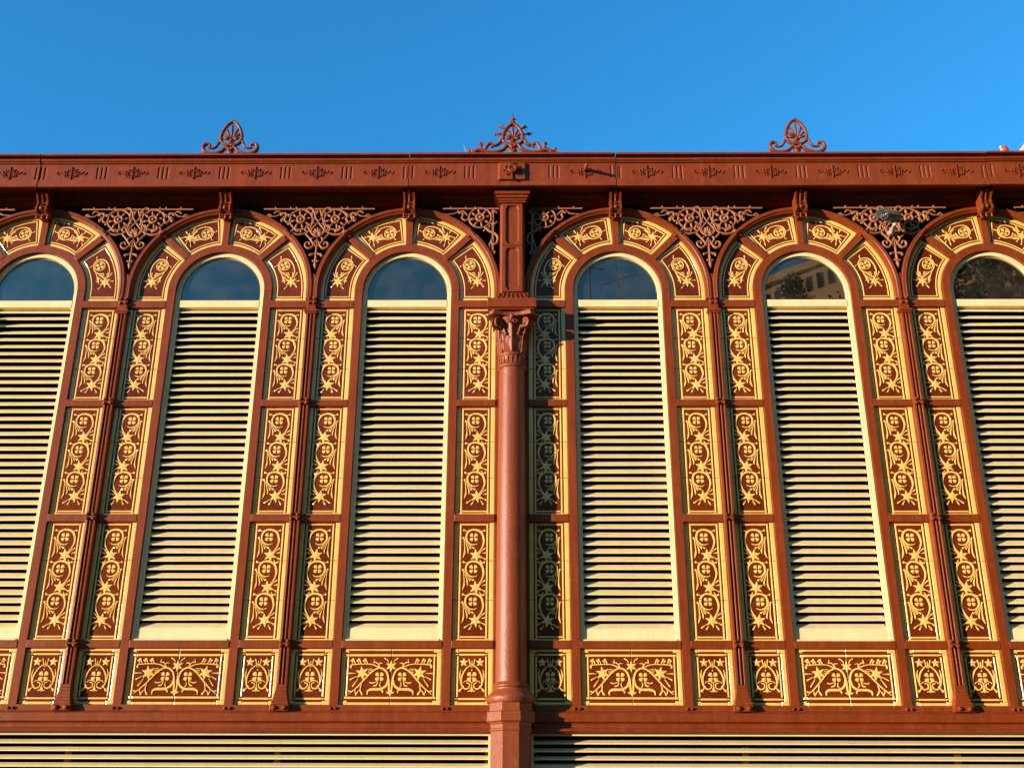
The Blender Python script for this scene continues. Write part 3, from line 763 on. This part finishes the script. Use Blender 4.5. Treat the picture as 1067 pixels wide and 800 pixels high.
def spandrel_full():
    b = MB(); b.gain = 1.3; b.smooth = True
    for q in (-1, 1): tracery_half(b, q)
    iron(b, [(0, 7.775-.36), (0, 7.25), (0, 7.16), (0, 7.085)], [.008, .010, .012, .008], sm=False)
    iron(b, [(0, 7.15), (0, 7.10), (0, 7.04)], [.005, .018, .002], sm=False)
    b.smooth = False
    b.box(-.60, .60, YG-.010, YG+.008, 7.764, 7.780)
    return b.mesh('spandrel_tracery', [CASTW])
def spandrel_side(q):
    b = MB(); b.gain = 1.3; b.smooth = True
    # local x=0 is the big column axis, q the side
    C = (q*.345, 7.66)
    rosette(b, C); iring(b, C, .120, .0085)
    iron(b, [(q*.46, 7.67), (q*.50, 7.63), (q*.54, 7.66), (q*.53, 7.71), (q*.58, 7.735), (q*.64, 7.71), (q*.78, 7.705)], [.010, .009, .009, .010, .009, .007, .005])
    iron(b, [(q*.48, 7.69), (q*.53, 7.74), (q*.57, 7.72), (q*.585, 7.755)], [.006, .011, .010, .005])
    for x in (.40, .50, .66): b.ball((q*x, YG-.005, 7.786), .013, 6)
    iron(b, [(q*.30, 7.55), (q*.25, 7.50), (q*.19, 7.47), (q*.155, 7.42), (q*.17, 7.35), (q*.215, 7.345), (q*.225, 7.39), (q*.195, 7.40)], [.009, .010, .012, .012, .011, .010, .008, .007])
    iron(b, [(q*.235, 7.36), (q*.245, 7.28), (q*.215, 7.22), (q*.185, 7.235), (q*.19, 7.26)], [.008, .010, .010, .008, .006])
    iron(b, [(q*.24, 7.50), (q*.27, 7.53), (q*.31, 7.50)], [.006, .012, .006]); iron(b, [(q*.16, 7.62), (q*.185, 7.59), (q*.235, 7.585)], [.006, .012, .006])
    iron(b, [(q*.16, 7.72), (q*.185, 7.735), (q*.235, 7.72)], [.006, .012, .006]); iron(b, [(q*.255, 7.585), (q*.24, 7.54)], [.007, .007], sm=False)
    b.smooth = False
    x0, x1 = sorted((q*.200, q*.222)); b.box(x0, x1, YG-.006, YG+.012, 7.20, 7.764)
    x0, x1 = sorted((q*.131, q*.75)); b.box(x0, x1, YG-.010, YG+.008, 7.764, 7.780)
    return b.mesh('spandrel_tracery', [CASTW])
SF = spandrel_full(); SS = {q: spandrel_side(q) for q in (-1, 1)}
for x in PX: ob('spandrel_tracery', SF, bld, (x, 0, 0))
for x in CX:
    for q in (-1, 1): ob('spandrel_tracery', SS[q], bld, (x, 0, 0))

# ------------------------------------------------------------------ cornice
YF = -.420
def cornice(xa, xb, centre=None):
    b = MB()
    prof = [(.23, 8.185), (-.470, 8.185), (-.470, 8.162), (-.400, 8.160), (-.400, 8.128), (-.452, 8.128), (-.458, 8.104), (-.440, 8.092), (-.436, 8.084),
            (YF+.0125, 8.084), (YF+.0125, 7.842), (-.430, 7.842), (-.432, 7.803), (-.390, 7.803)]
    prof += [(y-.12, 1.6+(z-1.6)/1.0122) for y, z in [(-.268, 7.94), (-.06, 7.955), (-.045, 7.90), (-.012, 7.89), (-.012, 7.832), (.07, 7.832), (.07, 7.96), (.349, 7.96)]]
    b.exx(prof, xa, xb)
    # fascia plate, leaving the reeded grooves open
    gr = []
    for w in WX[0:]:
        for k in (-1, 0, 1):
            gr.append(w+k*PITCH/3)
    for c in CX: gr += [c-.45, c+.45]
    gr = sorted(g for g in gr if xa-.2 < g < xb+.2 and all(abs(g-c) > .44 for c in CX))
    # remove near duplicates
    g2 = []
    for g in gr:
        if not g2 or g-g2[-1] > .3: g2.append(g)
    y0, y1 = YF, YF+.012
    b.box(xa, xb, y0, y1, 8.045, 8.0835); b.box(xa, xb, y0, y1, 7.8425, 7.895)
    x = xa; sl_ = 0
    holes = []
    for g in g2:
        for dx in (-.046, 0, .046): holes.append((g+dx-.016, g+dx-.007))
    for h0, h1 in holes:
        if h1 <= xa or h0 >= xb: continue
        h0 = max(h0, xa+.001); h1 = min(h1, xb-.001)
        if h0 > x: b.exz([(x+sl_, y0), (h0, y0), (h0, y1), (x, y1)], 7.895, 8.045)
        x = h1; sl_ = .019
    b.exz([(x+sl_, y0), (xb, y0), (xb, y1), (x, y1)], 7.895, 8.045)
    # scroll ornaments between the reeds
    b.cur = 0
    allg = sorted(g2+[c for c in CX])
    for i in range(len(g2)-1):
        m = (g2[i]+g2[i+1])/2
        if any(abs(m-c) < .3 for c in CX) or not (xa+.1 < m < xb-.1): continue
        ornament(b, m, 7.970)
    for c in CX:
        if xa < c < xb: boss(b, c)
    b.v = [(x, y+.12, 1.6+(z-1.6)*1.0122) for x, y, z in b.v]
    return b.mesh('cornice', [BROWN])
def ornament(b, cx, cz, s=1.0, Y0=YF):
    for q in (-1, 1):
        P = lambda u, v, q=q: (cx+q*u*s, cz+v*s)
        b.rib(P, Y0, [(.0,.0),(.035,.012),(.07,-.012),(.105,-.004),(.125,.018),(.150,.016),(.158,-.004),(.142,-.016),(.128,-.004)], .008, .009)
        b.rib(P, Y0, [(.02,-.050),(.045,-.038),(.05,-.005),(.045,.035),(.056,.048)], [.005,.011,.008,.010,.005], .010)
        b.rib(P, Y0, [(.03,.006),(.024,.03),(.034,.045)], [.005,.010,.005], .009); b.rib(P, Y0, [(.07,-.01),(.078,.02),(.072,.03)], [.004,.010,.004], .009)
        b.rib(P, Y0, [(.06,-.012),(.07,-.034),(.062,-.045)], [.004,.009,.004], .009); b.rib(P, Y0, [(.0,-.03),(.018,-.018),(.034,-.03)], [.005,.009,.004], .009)
    P = lambda u, v: (cx+u*s, cz+v*s)
    b.rib(P, Y0, [(0,-.075),(0,-.03),(0,.02),(0,.08)], [.005,.013,.013,.004], .012)
def boss(b, cx):
    zc = 7.968
    vs = []
    hw = .105
    O = [(cx-hw, zc-.105), (cx+hw, zc-.105), (cx+hw, zc+.105), (cx-hw, zc+.105)]
    # raised cartouche with sloping ends
    O = [(-.155, -.108), (.155, -.108), (.172, -.122), (.172, .122), (.155, .108), (-.155, .108), (-.172, .122), (-.172, -.122)]
    N_ = [(-.128, -.100), (.128, -.100), (.132, -.104), (.132, .104), (.128, .100), (-.128, .100), (-.132, .104), (-.132, -.104)]
    vs = [(cx+u, YF+.001, zc+v) for u, v in ((-.156, -.106), (.156, -.106), (.156, .106), (-.156, .106))]+[(cx+u, YF-.030, zc+v) for u, v in ((-.132, -.100), (.132, -.100), (.132, .100), (-.132, .100))]
    b.add(vs, [(4, 5, 6, 7), (0, 1, 5, 4), (1, 2, 6, 5), (2, 3, 7, 6), (3, 0, 4, 7)])
    P = lambda u, v: (cx+u, zc+v)
    ornament(b, cx, zc+.0, .62, YF-.030)
    b.rib(P, YF-.030, [(0,.035),(0,.06),(0,.085),(0,.115)], [.010,.008,.014,.003], .018); b.rib(P, YF-.030, [(0,-.035),(0,-.06),(0,-.085),(0,-.112)], [.010,.008,.014,.003], .018)
    for q in (-1, 1):
        Q = lambda u, v, q=q: (cx+q*u, zc+v)
        b.rib(Q, YF-.030, [(0,.085),(.02,.08),(.032,.095)], [.005,.010,.004], .014)
        b.rib(Q, YF-.030, [(.04,.045),(.065,.06),(.075,.035),(.06,.03)], [.005,.010,.009,.005], .012); b.rib(Q, YF-.030, [(.035,-.04),(.06,-.055),(.07,-.03)], [.005,.010,.005], .012)
    n = 16
    b.tube([(cx+.036*cos(2*pi*i/n), YF-.075, zc+.036*sin(2*pi*i/n)) for i in range(n)], .014, 8, close=True)
    b.ball((cx, YF-.070, zc), .016, 8)
    vs = []
    for yy in (YF-.03, YF-.073):
        for i in range(n): vs.append((cx+.024*cos(2*pi*i/n), yy, zc+.024*sin(2*pi*i/n)))
    b.add(vs, [(i, (i+1) % n, (i+1) % n+n, i+n) for i in range(n)]+[tuple(range(n, 2*n))])
JN = [XL-.0, WX[1]-.015, WX[3], WX[4], WX[6]+.0, XR]
for i in range(len(JN)-1):
    g = .004
    o = ob('cornice', cornice(JN[i]+g, JN[i+1]-g), bld, (0, [0, .006, 0, .005, 0][i], [0, .002, 0, -.002, .001][i]))

# scroll brackets
def bracket_mesh():
    b = MB()
    core = [(-.175, 7.945), (-.195, 7.91), (-.190, 7.870), (-.160, 7.845), (-.132, 7.81), (-.130, 7.77), (-.148, 7.73), (-.145, 7.695), (-.115, 7.672), (-.080, 7.672), (-.055, 7.70), (-.030, 7.705), (-.030, 7.945)]
    b.exx(core, -.040, .040)
    rim = [(y-.016 if y < -.1 else y, z-.008 if z < 7.90 else z) for y, z in core]
    for q in (-1, 1):
        x0, x1 = sorted((q*.0405, q*.062)); b.exx(rim, x0, x1)
    for q in (-1, 1):
        b.tube([(q*.063, -.105+.022*cos(2*pi*i/12), 7.708+.022*sin(2*pi*i/12)) for i in range(12)], .007, 5, close=True)
        b.tube([(q*.063, -.150+.022*cos(2*pi*i/12), 7.885+.022*sin(2*pi*i/12)) for i in range(12)], .007, 5, close=True)
    b.ball((0, -.195, 7.885), .026, 8); b.ball((0, -.150, 7.715), .024, 8)
    b.tube([(0, -.175, 7.86), (0, -.145, 7.82), (0, -.136, 7.79)], [.016, .012, .008], 6)
    b.tube([(0, -.138, 7.78), (0, -.150, 7.75)], [.006, .014], 6)
    b.box(-.072, .072, -.110, -.010, 7.655, 7.6715)
    for x in (-.058, 0, .058): b.lathe([(.010, 7.615), (.014, 7.630), (.010, 7.645), (.012, 7.6545)], x, -.095, 8)
    b.box(-.036, .036, -.058, -.012, 7.625, 7.6545)
    return b.mesh('bracket', [BROWN])
BK = bracket_mesh()
for x in WX: ob('bracket', BK, bld, (x, 0, .0), bevel=.003, seg=1)

# peg on the fascia
b = MB(); b.smooth = True
b.tube([(.775, -.296, 8.062), (.777, -.36, 8.062), (.779, -.46, 8.030)], [.022, .019, .017], 8); b.ball((.779, -.46, 8.030), .020, 8)
ob('iron_peg', b.mesh('iron_peg', [BROWN_DK]), bld)

# ------------------------------------------------------------------ roof crests
def flat_iron(b, pts, r, y=0):
    iron(b, pts, r, y=y, n=8)
def palmette(b, cz, hw, top, bot, lobes=7, t=.016):
    H = top-bot; h = [(0, 0), (.55, .03), (.93, .16), (1.0, .34), (.90, .54), (.66, .75), (.34, .91), (0, 1.0)]
    h = [(x*hw, bot+z*H) for x, z in h]; h = crom(h, 5); o = h+[(-x, z) for x, z in h[::-1]][1:]
    iron(b, o, t, sm=False, n=8)
    c = (0, bot+.065)
    for k in range(lobes):
        a = pi/2+(k-(lobes-1)/2)*2.5/(lobes-1)
        l = (top-bot)*.66*(1-.16*abs(k-(lobes-1)/2)) - .01
        iron(b, [(c[0]+.02*cos(a), c[1]+.02*sin(a)), (c[0]+l*.6*cos(a), c[1]+l*.6*sin(a)), (c[0]+l*cos(a), c[1]+l*sin(a))], [.006, .011, .015, .010], sm=False, n=8)
    b.ball((0, -.012, c[1]), .022, 8); iring(b, c, .030, .009, y=-.004)
def crest_small():
    b = MB(); b.gain = 1.12; b.smooth = True
    palmette(b, .235, .112, .425, .120)
    for q in (-1, 1):
        iron(b, [(q*.095,.20),(q*.125,.165),(q*.15,.110),(q*.175,.090),(q*.215,.085),(q*.235,.095)], [.014,.014,.013,.012,.010,.012], n=8)
        iron(b, [(q*.0,.055),(q*.05,.085),(q*.09,.045),(q*.15,.020),(q*.22,.018),(q*.275,.045),(q*.292,.095),(q*.268,.135),(q*.228,.130),(q*.218,.100),(q*.235,.092)], [.018,.018,.018,.017,.017,.019,.019,.018,.015,.012,.010], n=8)
        iron(b, [(q*.03,.115),(q*.07,.07),(q*.10,.04)], [.014,.014,.010], n=8)
    b.ball((0, 0, .045), .042, 8, .6)
    b.smooth = False; b.box(-.31, .31, -.02, .02, -.004, .012)
    return b.mesh('roof_crest', [BROWN])
def crest_big():
    b = MB(); b.gain = 1.15; b.smooth = True
    palmette(b, .235, .108, .385, .115, 7, .018)
    def st(x, z, r=.036, rot=pi/2):
        n = 5; vs = [(x, -.022, z), (x, .022, z)]
        for i in range(2*n):
            rr = r if i % 2 == 0 else r*.42; vs.append((x+rr*cos(rot+pi*i/n), 0, z+rr*sin(rot+pi*i/n)))
        b.smooth = False
        b.add(vs, [(0, 2+i, 2+(i+1) % (2*n)) for i in range(2*n)]+[(1, 2+(i+1) % (2*n), 2+i) for i in range(2*n)]); b.smooth = True
    st(0, .445, .048); b.tube([(0, 0, .38), (0, 0, .45), (0, 0, .53)], [.014, .012, .003], 6)
    for q in (-1, 1):
        st(q*.128, .352, .040, pi/2+q*-.5); iron(b, [(q*.085,.315),(q*.128,.352)], .011, sm=False)
        st(q*.178, .262, .040, pi/2+q*-1.1); iron(b, [(q*.110,.250),(q*.178,.262)], .011, sm=False)
        iron(b, [(q*.115,.19),(q*.135,.150),(q*.165,.120),(q*.20,.110),(q*.228,.118)], [.018,.018,.017,.014,.012], n=8)
        iron(b, [(0,.075),(q*.05,.115),(q*.10,.060),(q*.17,.030),(q*.25,.026),(q*.33,.045),(q*.375,.050),(q*.41,.030),(q*.46,.018)], [.020,.020,.019,.017,.016,.019,.020,.018,.010], n=8)
        iron(b, [(q*.30,.040),(q*.285,.085),(q*.255,.130),(q*.222,.125),(q*.212,.098),(q*.235,.088)], [.017,.017,.017,.014,.012,.010], n=8)
        iron(b, [(q*.33,.05),(q*.345,.090),(q*.335,.125),(q*.352,.138)], [.016,.015,.014,.016], n=8); b.ball((q*.35, 0, .138), .021, 8)
        iron(b, [(q*.40,.035),(q*.445,.040),(q*.458,.065),(q*.475,.022)], [.014,.013,.015,.010], n=8); b.ball((q*.462, 0, .062), .018, 8)
    b.ball((0, 0, .045), .050, 10, .6)
    b.smooth = False; b.box(-.48, .48, -.02, .02, -.004, .012)
    return b.mesh('roof_crest', [BROWN])
CS, CB = crest_small(), crest_big()
for x in (WX[2]+.035, WX[5]-.02): ob('roof_crest', CS, bld, (x, -.30, 8.266))
for x in CX: ob('roof_crest', CB, bld, (x+.005, -.30, 8.266))
# bird spikes beside the middle crest
for x, l, dx in ((-.49, .10, -.03), (-.475, .06, .02), (-.425, .075, -.02), (-.41, .05, .02), (.40, .06, .01), (.47, .05, .02)):
    b = MB(); b.tube([(0, 0, 0), (dx, 0, l)], .0024, 4); ob('bird_spike', b.mesh('bird_spike', [PALE]), bld, (x, -.33, 8.262))

# ------------------------------------------------------------------ beam under the windows
def beam(xa, xb):
    b = MB()
    prof = [(.10, BEAM_T-.002), (-.008, BEAM_T-.002), (-.012, 2.572), (-.046, 2.552), (-.052, 2.545), (-.052, 2.478), (-.020, 2.468), (-.014, 2.455), (-.018, 2.425), (-.034, 2.418), (-.040, 2.408), (-.038, 2.398), (-.012, 2.388), (0.0, 2.380), (.10, 2.380)]
    b.exx(prof, xa, xb)
    for w in WX:
        for q in (-1, 1):
            for d in (-.022, .022):
                x = w+q*(RO+RJ)/2+d
                if xa < x < xb: knob(b, x, -.010, 2.592, .014)
    return b.mesh('base_beam', [BROWN])
edges = [XL]+[c for c in CX]+[XR]
for i in range(len(edges)-1):
    xa, xb = edges[i], edges[i+1]
    if 0 < i: xa += .15
    if i < len(edges)-2: xb -= .15
    ob('base_beam', beam(xa, xb), bld)
    # lower louvred screen
    b = MB(); z0, z1 = .62, 2.379
    b.box(xa+.03, xb-.03, .028, .07, z1-.016, z1-.0005); b.box(xa+.03, xb-.03, .028, .07, z0, z0+.05)
    b.box(xa+.03, xa+.052, .026, .075, z0, z1-.017); b.box(xb-.052, xb-.03, .026, .075, z0, z1-.017)
    fr = ob('lower_screen', b.mesh('lower_screen', [CREAM]), bld, bevel=.002)
    w = (xb-xa)/2-.053
    lm = louvre_mesh(w, z1-.03, z0+.06, rise=.034, dep=.066, sp=.0672, y0=.044, seed=20+i)
    ob('louvre', lm, fr, ((xa+xb)/2, 0, 0))
    n = max(1, int((xb-xa)/1.52)); bp_ = MB(); bp_.box(-.028, .028, .17, .20, z0, z1-.10); pm = bp_.mesh('louvre_post', [POST_SHADE])
    for k in range(n+1): ob('louvre_post', pm, fr, (xa+.06+(xb-xa-.12)*k/n, 0, 0))
    b = MB(); b.box(xa, xb, -.03, .3, 0, .60); b.box(xa, xb, -.06, .3, .60, .619)
    ob('plinth_wall', b.mesh('plinth_wall', [STONE]), bld, bevel=.006)

# dark hall behind (closed box, opens only through the facade) and roof
b = MB(); d = 6.0
b.box(XL, XR, d, d+.2, 0, 8.05)                      # back wall
b.box(XL-.2, XL, .10, d, 0, 8.05); b.box(XR, XR+.2, .10, d, 0, 8.05)
b.box(XL, XR, .10, d, 7.9005, 8.05); b.box(XL, XR, .35, d, -.1, .02)
ob('inner_hall', b.mesh('inner_hall', [HALL_DARK]), bld)
b = MB(); b.box(XL-.2, XR+.2, .351, d+.2, 8.06, 8.16)
ob('roof', b.mesh('roof', [STONE]), bld)
# end walls of the front
b = MB()
for q, x in ((-1, XL), (1, XR)):
    x0, x1 = sorted((x, x+q*.3)); b.box(x0, x1, -.03, .12, 0, 7.80)
ob('end_pier', b.mesh('end_pier', [BROWN]), bld)

# ------------------------------------------------------------------ security camera
cam_t = thing('security_camera', 'grey bullet surveillance camera mounted on the iron tracery below the cornice at right', 'camera', (4.00, -.03, 7.51))
b = MB(); b.smooth = True
import mathutils
M = mathutils.Euler((radians(8), 0, radians(-58))).to_matrix()
def TR(p): 
    q = M @ (mathutils.Vector(p)*.98); return (q.x-.02, q.y-.16, q.z+.05)
def xf(bb):
    bb.v = [TR(p) for p in bb.v]
n = 16; vs = []
prof = [(.0, .115), (.050, .115), (.058, .10), (.058, -.10), (.050, -.118), (.0, -.118)]
for r, y in prof:
    for i in range(n): vs.append(((r+.0005)*cos(2*pi*i/n), y, (r+.0005)*sin(2*pi*i/n)*.95))
b.add(vs, [(k*n+i, k*n+(i+1) % n, (k+1)*n+(i+1) % n, (k+1)*n+i) for k in range(5) for i in range(n)])
xf(b); ob('housing', b.mesh('housing', [GREY]), cam_t)
b = MB(); b.smooth = True    # sun hood
vs = []
for y in (-.165, .09):
    for i in range(11):
        a = -.15+(pi+.3)*i/10; vs.append((.070*cos(a), y, .066*sin(a)))
for y in (-.165, .09):
    for i in range(11):
        a = -.15+(pi+.3)*i/10; vs.append((.066*cos(a), y, .062*sin(a)))
b.add(vs, [(i, i+1, i+12, i+11) for i in range(10)]+[(22+i+1, 22+i, 33+i, 34+i) for i in range(10)]+[(i, 22+i, 23+i, i+1) for i in range(10)])
xf(b); ob('hood', b.mesh('hood', [GREY]), cam_t)
b = MB(); b.smooth = True
vs = []
for r, y in ((.040, -.119), (.036, -.124), (.018, -.124), (.016, -.118), (.001, -.116)):
    for i in range(n): vs.append((r*cos(2*pi*i/n), y, r*sin(2*pi*i/n)))
b.add(vs, [(k*n+i, k*n+(i+1) % n, (k+1)*n+(i+1) % n, (k+1)*n+i) for k in range(4) for i in range(n)])
xf(b); ob('lens', b.mesh('lens', [BLACKG]), cam_t)
b = MB(); b.smooth = True
b.tube([TR((0, .03, -.05)), TR((0, .03, -.085)), (.02, -.10, -.035), (.02, -.02, -.05), (.02, .02, -.05)], [.028, .026, .022, .022, .045], 10)
ob('mount', b.mesh('mount', [PALE]), cam_t)

# ------------------------------------------------------------------ small things showing over the cornice at the right end
t = thing('roof_vent', 'small rounded red vent hood with a pale front peeping over the cornice at far right', 'vent', (5.225, -.31, 8.262))
b = MB(); b.smooth = True
b.lathe([(.040, 0), (.044, .02), (.040, .055), (.028, .080), (.010, .092), (.001, .094)], .015, 0, 14)
ob('hood', b.mesh('hood', [REDC]), t)
b = MB(); b.smooth = True; b.ball((-.020, -.016, .062), .022, 10); b.tube([(-.02, -.016, 0), (-.02, -.016, .06)], .014, 8)
ob('pale_cap', b.mesh('pale_cap', [PALE]), t)
t = thing('chimney', 'pale pink rendered chimney stub above the cornice at the right edge', 'chimney', (6.07, .6, 8.16))
b = MB(); b.box(-.13, .13, -.13, .13, 0, .72)
ob('stack', b.mesh('stack', [PINK]), t, bevel=.01)
b = MB(); b.box(-.16, .16, -.16, .16, .7205, .79); ob('coping', b.mesh('coping', [PINK]), t, bevel=.01)

# ------------------------------------------------------------------ ground
b = MB(); b.add([(-600, -600, 0), (600, -600, 0), (600, 600, 0), (-600, 600, 0)], [(0, 1, 2, 3)])
struct(ob('ground', b.mesh('ground', [PAVE])))
b = MB(); b.box(XL-.5, XR+.5, -3.2, -.25, 0.004, .13)
struct(ob('pavement', b.mesh('pavement', [STONE]), bevel=.02))

# ------------------------------------------------------------------ across the square: mirrored in the panes, plus unseen blocks added for the fill light
ap = thing('apartment_block', 'tan rendered block with narrow dark windows mirrored in the arched pane right of the column', 'building', (10.5, -30.2, 0))
ang = atan2(2.5, 2.4)
b = MB(); Hb = 22.4
b.box(-14, 14, -10, 0, 0, Hb); b.box(-14.2, 14.2, -10.2, .25, Hb, Hb+.35)
o = ob('wall', b.mesh('wall', [TAN]), ap, (0, 0, 0), (0, 0, ang))
wb = MB(); wb.box(0, .17, .0, .04, Hb-.92, Hb-.30); wm = wb.mesh('attic_window', [WINDK])
for k in range(30): ob('attic_window', wm, ap, (cos(ang)*(-7+k*.5), sin(ang)*(-7+k*.5), 0), (0, 0, ang))
wb = MB(); wb.box(0, .9, .0, .04, 0, 1.9); wm = wb.mesh('window', [WINDK])
for k in range(9):
    for zf in (17.6, 13.9, 10.2): ob('window', wm, ap, (cos(ang)*(-13+k*2.9), sin(ang)*(-13+k*2.9), zf), (0, 0, ang))
tb = thing('sky_fill_blocker', 'unseen long plain block added opposite the market to cut low skylight on the facade', 'building', (-16, -31, 0))
b = MB(); b.box(-24, 20, -10, 0, 0, 15.6); b.box(-24.2, 20.2, -10.2, .3, 15.6, 16)  # unseen block, added to hold back low skylight from the facade
ob('wall', b.mesh('wall', [TAN]), tb)
for k in range(14):
    for zf in (2.4, 6.2, 10): ob('window', wm, tb, (-23+k*3.1, 0, zf))
cb = thing('warm_bounce_block', 'unseen plain tan block added at the right to bounce warm sunlight onto the facade', 'building', (18.5, -4, 0))
b = MB(); b.box(0, 30, -24, 0, 0, 18.6); b.box(-.2, 30.2, -24.2, .2, 18.6, 19)  # unseen block, added as a sunlit reflector and to block low sky
ob('wall', b.mesh('wall', [TAN]), cb)
for k in range(7):
    for zf in (2.4, 6.2, 10, 13.8): ob('window', wm, cb, (.0, -2-k*3.1, zf), (0, 0, pi/2))
an = thing('tv_antenna', 'thin metal television aerial on a mast mirrored in the pane right of the column', 'aerial', (5.0, -36.6, Hb+.3))
b = MB(); b.tube([(0, 0, 0), (-.5, 0, 5.6)], .028, 6)
ob('mast', b.mesh('mast', [METAL]), an)
b = MB()
for z, l in ((5.4, 1.3), (3.2, .9)):
    xx = -.5*z/5.6; b.tube([(xx-l, 0, z-.25), (xx+l, .3, z+.25)], .02, 5)
    for k in range(-4, 5): b.tube([(xx+k*l/4.5, -.25, z+k*.06-.16), (xx+k*l/4.5, .25, z+k*.06+.2)], .009, 4)
ob('aerial_elements', b.mesh('aerial_elements', [METAL]), an)
an2 = thing('tv_antenna', 'low second television aerial mirrored near the left edge of the pane right of the column', 'aerial', (3.4, -37.5, Hb+.3))
b = MB(); b.tube([(0, 0, 0), (0, 0, 4.6)], .045, 6); ob('mast', b.mesh('mast', [METAL]), an2)
b = MB(); b.tube([(-.8, 0, 4.5), (.8, .2, 4.2)], .035, 5)
for k in range(-3, 4): b.tube([(k*.22, -.2, 4.3), (k*.22, .2, 4.55)], .018, 4)
ob('aerial_elements', b.mesh('aerial_elements', [METAL]), an2)

def tree(x, y, h, R, label, seed, nleaf=9000, ls=.10):
    rnd = random.Random(seed)
    t = thing('plane_tree', label, 'tree', (x, y, 0), 'trees on the square')
    b = MB(); b.smooth = True
    b.tube([(0, 0, 0), (.1, 0, h*.3), (-.05, .1, h*.55), (.05, 0, h*.85)], [.32, .26, .2, .06], 10)
    tips = []
    for k in range(16):
        a = rnd.uniform(0, 2*pi); z0 = h*rnd.uniform(.35, .75); l = R*rnd.uniform(.55, .95)
        e = (l*cos(a), l*sin(a), z0+l*rnd.uniform(.4, .9)); tips.append(e)
        b.tube(crom([(0, 0, z0), (l*.4*cos(a), l*.4*sin(a), z0+l*.35), e], 3), [.11, .1, .08, .07, .05, .04, .02], 6)
    ob('trunk', b.mesh('trunk', [BARK]), t)
    cl = []
    for k in range(46):
        while True:
            p = (rnd.uniform(-1, 1), rnd.uniform(-1, 1), rnd.uniform(-1, 1))
            if sum(q*q for q in p) < 1: break
        cl.append((p[0]*R*.9, p[1]*R*.9, h*.68+p[2]*h*.30, rnd.uniform(.5, 1.0)*R*.34))
    b = MB(); vs = []; fs = []
    for i in range(nleaf):
        c = rnd.choice(cl)
        g = [rnd.gauss(0, .55) for _ in range(3)]
        p = [c[j]+g[j]*c[3] for j in range(3)]
        u = [rnd.gauss(0, 1) for _ in range(3)]; w = [rnd.gauss(0, 1) for _ in range(3)]
        lu = sqrt(sum(q*q for q in u)); lw = sqrt(sum(q*q for q in w)); s_ = ls*rnd.uniform(.6, 1.3)
        u = [q/lu*s_ for q in u]; w = [q/lw*s_*.7 for q in w]
        k = len(vs)
        vs += [tuple(p[j]-u[j] for j in range(3)), tuple(p[j]+w[j] for j in range(3)), tuple(p[j]+u[j] for j in range(3)), tuple(p[j]-w[j] for j in range(3))]
        fs.append((k, k+1, k+2, k+3))
    b.add(vs, fs)
    ob('crown', b.mesh('crown', [LEAF], fix=False), t)
tree(12.3, -13.5, 17.5, 4.3, 'leafy green tree mirrored across the whole of the far right pane', 3, 42000)
tree(9.3, -25.0, 21.2, 1.9, 'tree top mirrored at the bottom left of the pane that shows the tan block', 5, 12000)

tree(12.0, -22.5, 20.6, 2.0, 'tree top mirrored at the right side of the pane that shows the tan block', 9, 12000)

# ------------------------------------------------------------------ light, sky, camera
AZ, EL = 60.0, 5.0
w = bpy.data.worlds.new('World'); scene.world = w; w.use_nodes = True
nt = w.node_tree; bg = nt.nodes['Background']; sk = nt.nodes.new('ShaderNodeTexSky'); sk.sky_type = 'NISHITA'
sk.sun_disc = False; sk.sun_elevation = radians(EL); sk.sun_rotation = radians(180+AZ)
sk.altitude = 0; sk.air_density = 1.0; sk.dust_density = .3; sk.ozone_density = 1.5
vm = nt.nodes.new('ShaderNodeVectorMath'); vm.operation = 'MULTIPLY'; vm.inputs[1].default_value = (.24, 1.17, 1.95)
nt.links.new(sk.outputs[0], vm.inputs[0]); nt.links.new(vm.outputs[0], bg.inputs['Color'])
bg.inputs['Strength'].default_value = .15
sl = bpy.data.lights.new('sun', 'SUN'); sl.energy = 4.7; sl.angle = radians(.5); sl.color = (1.0, .80, .62)
so = bpy.data.objects.new('sun', sl); COL.objects.link(so)
dv = mathutils.Vector((-sin(radians(AZ))*cos(radians(EL)), -cos(radians(AZ))*cos(radians(EL)), sin(radians(EL))))
so.rotation_euler = dv.to_track_quat('Z', 'Y').to_euler(); so.location = (-20, -12, 12)

cd = bpy.data.cameras.new('camera'); co = bpy.data.objects.new('camera', cd); COL.objects.link(co); scene.camera = co
D = 10.26; th = radians(22); yaw = radians(.6); roll = radians(.17)
F = mathutils.Vector((-sin(yaw)*cos(th), cos(yaw)*cos(th), sin(th)))
R = mathutils.Vector((cos(yaw), sin(yaw), 0)); U = R.cross(F)
R2 = R*cos(roll)+U*sin(roll); U2 = -R*sin(roll)+U*cos(roll)
co.matrix_world = mathutils.Matrix(((R2.x, U2.x, -F.x, D*math.tan(yaw)), (R2.y, U2.y, -F.y, -D), (R2.z, U2.z, -F.z, 1.6), (0, 0, 0, 1)))
cd.sensor_fit = 'HORIZONTAL'; cd.sensor_width = 36; cd.lens = 1143/1067*36; cd.clip_end = 3000; cd.clip_start = .05

scene.view_settings.view_transform = 'Standard'; scene.view_settings.look = 'None'
scene.view_settings.exposure = .92; scene.view_settings.gamma = 1
try:
    scene.cycles.max_bounces = 6; scene.cycles.sample_clamp_indirect = 5
except Exception: pass
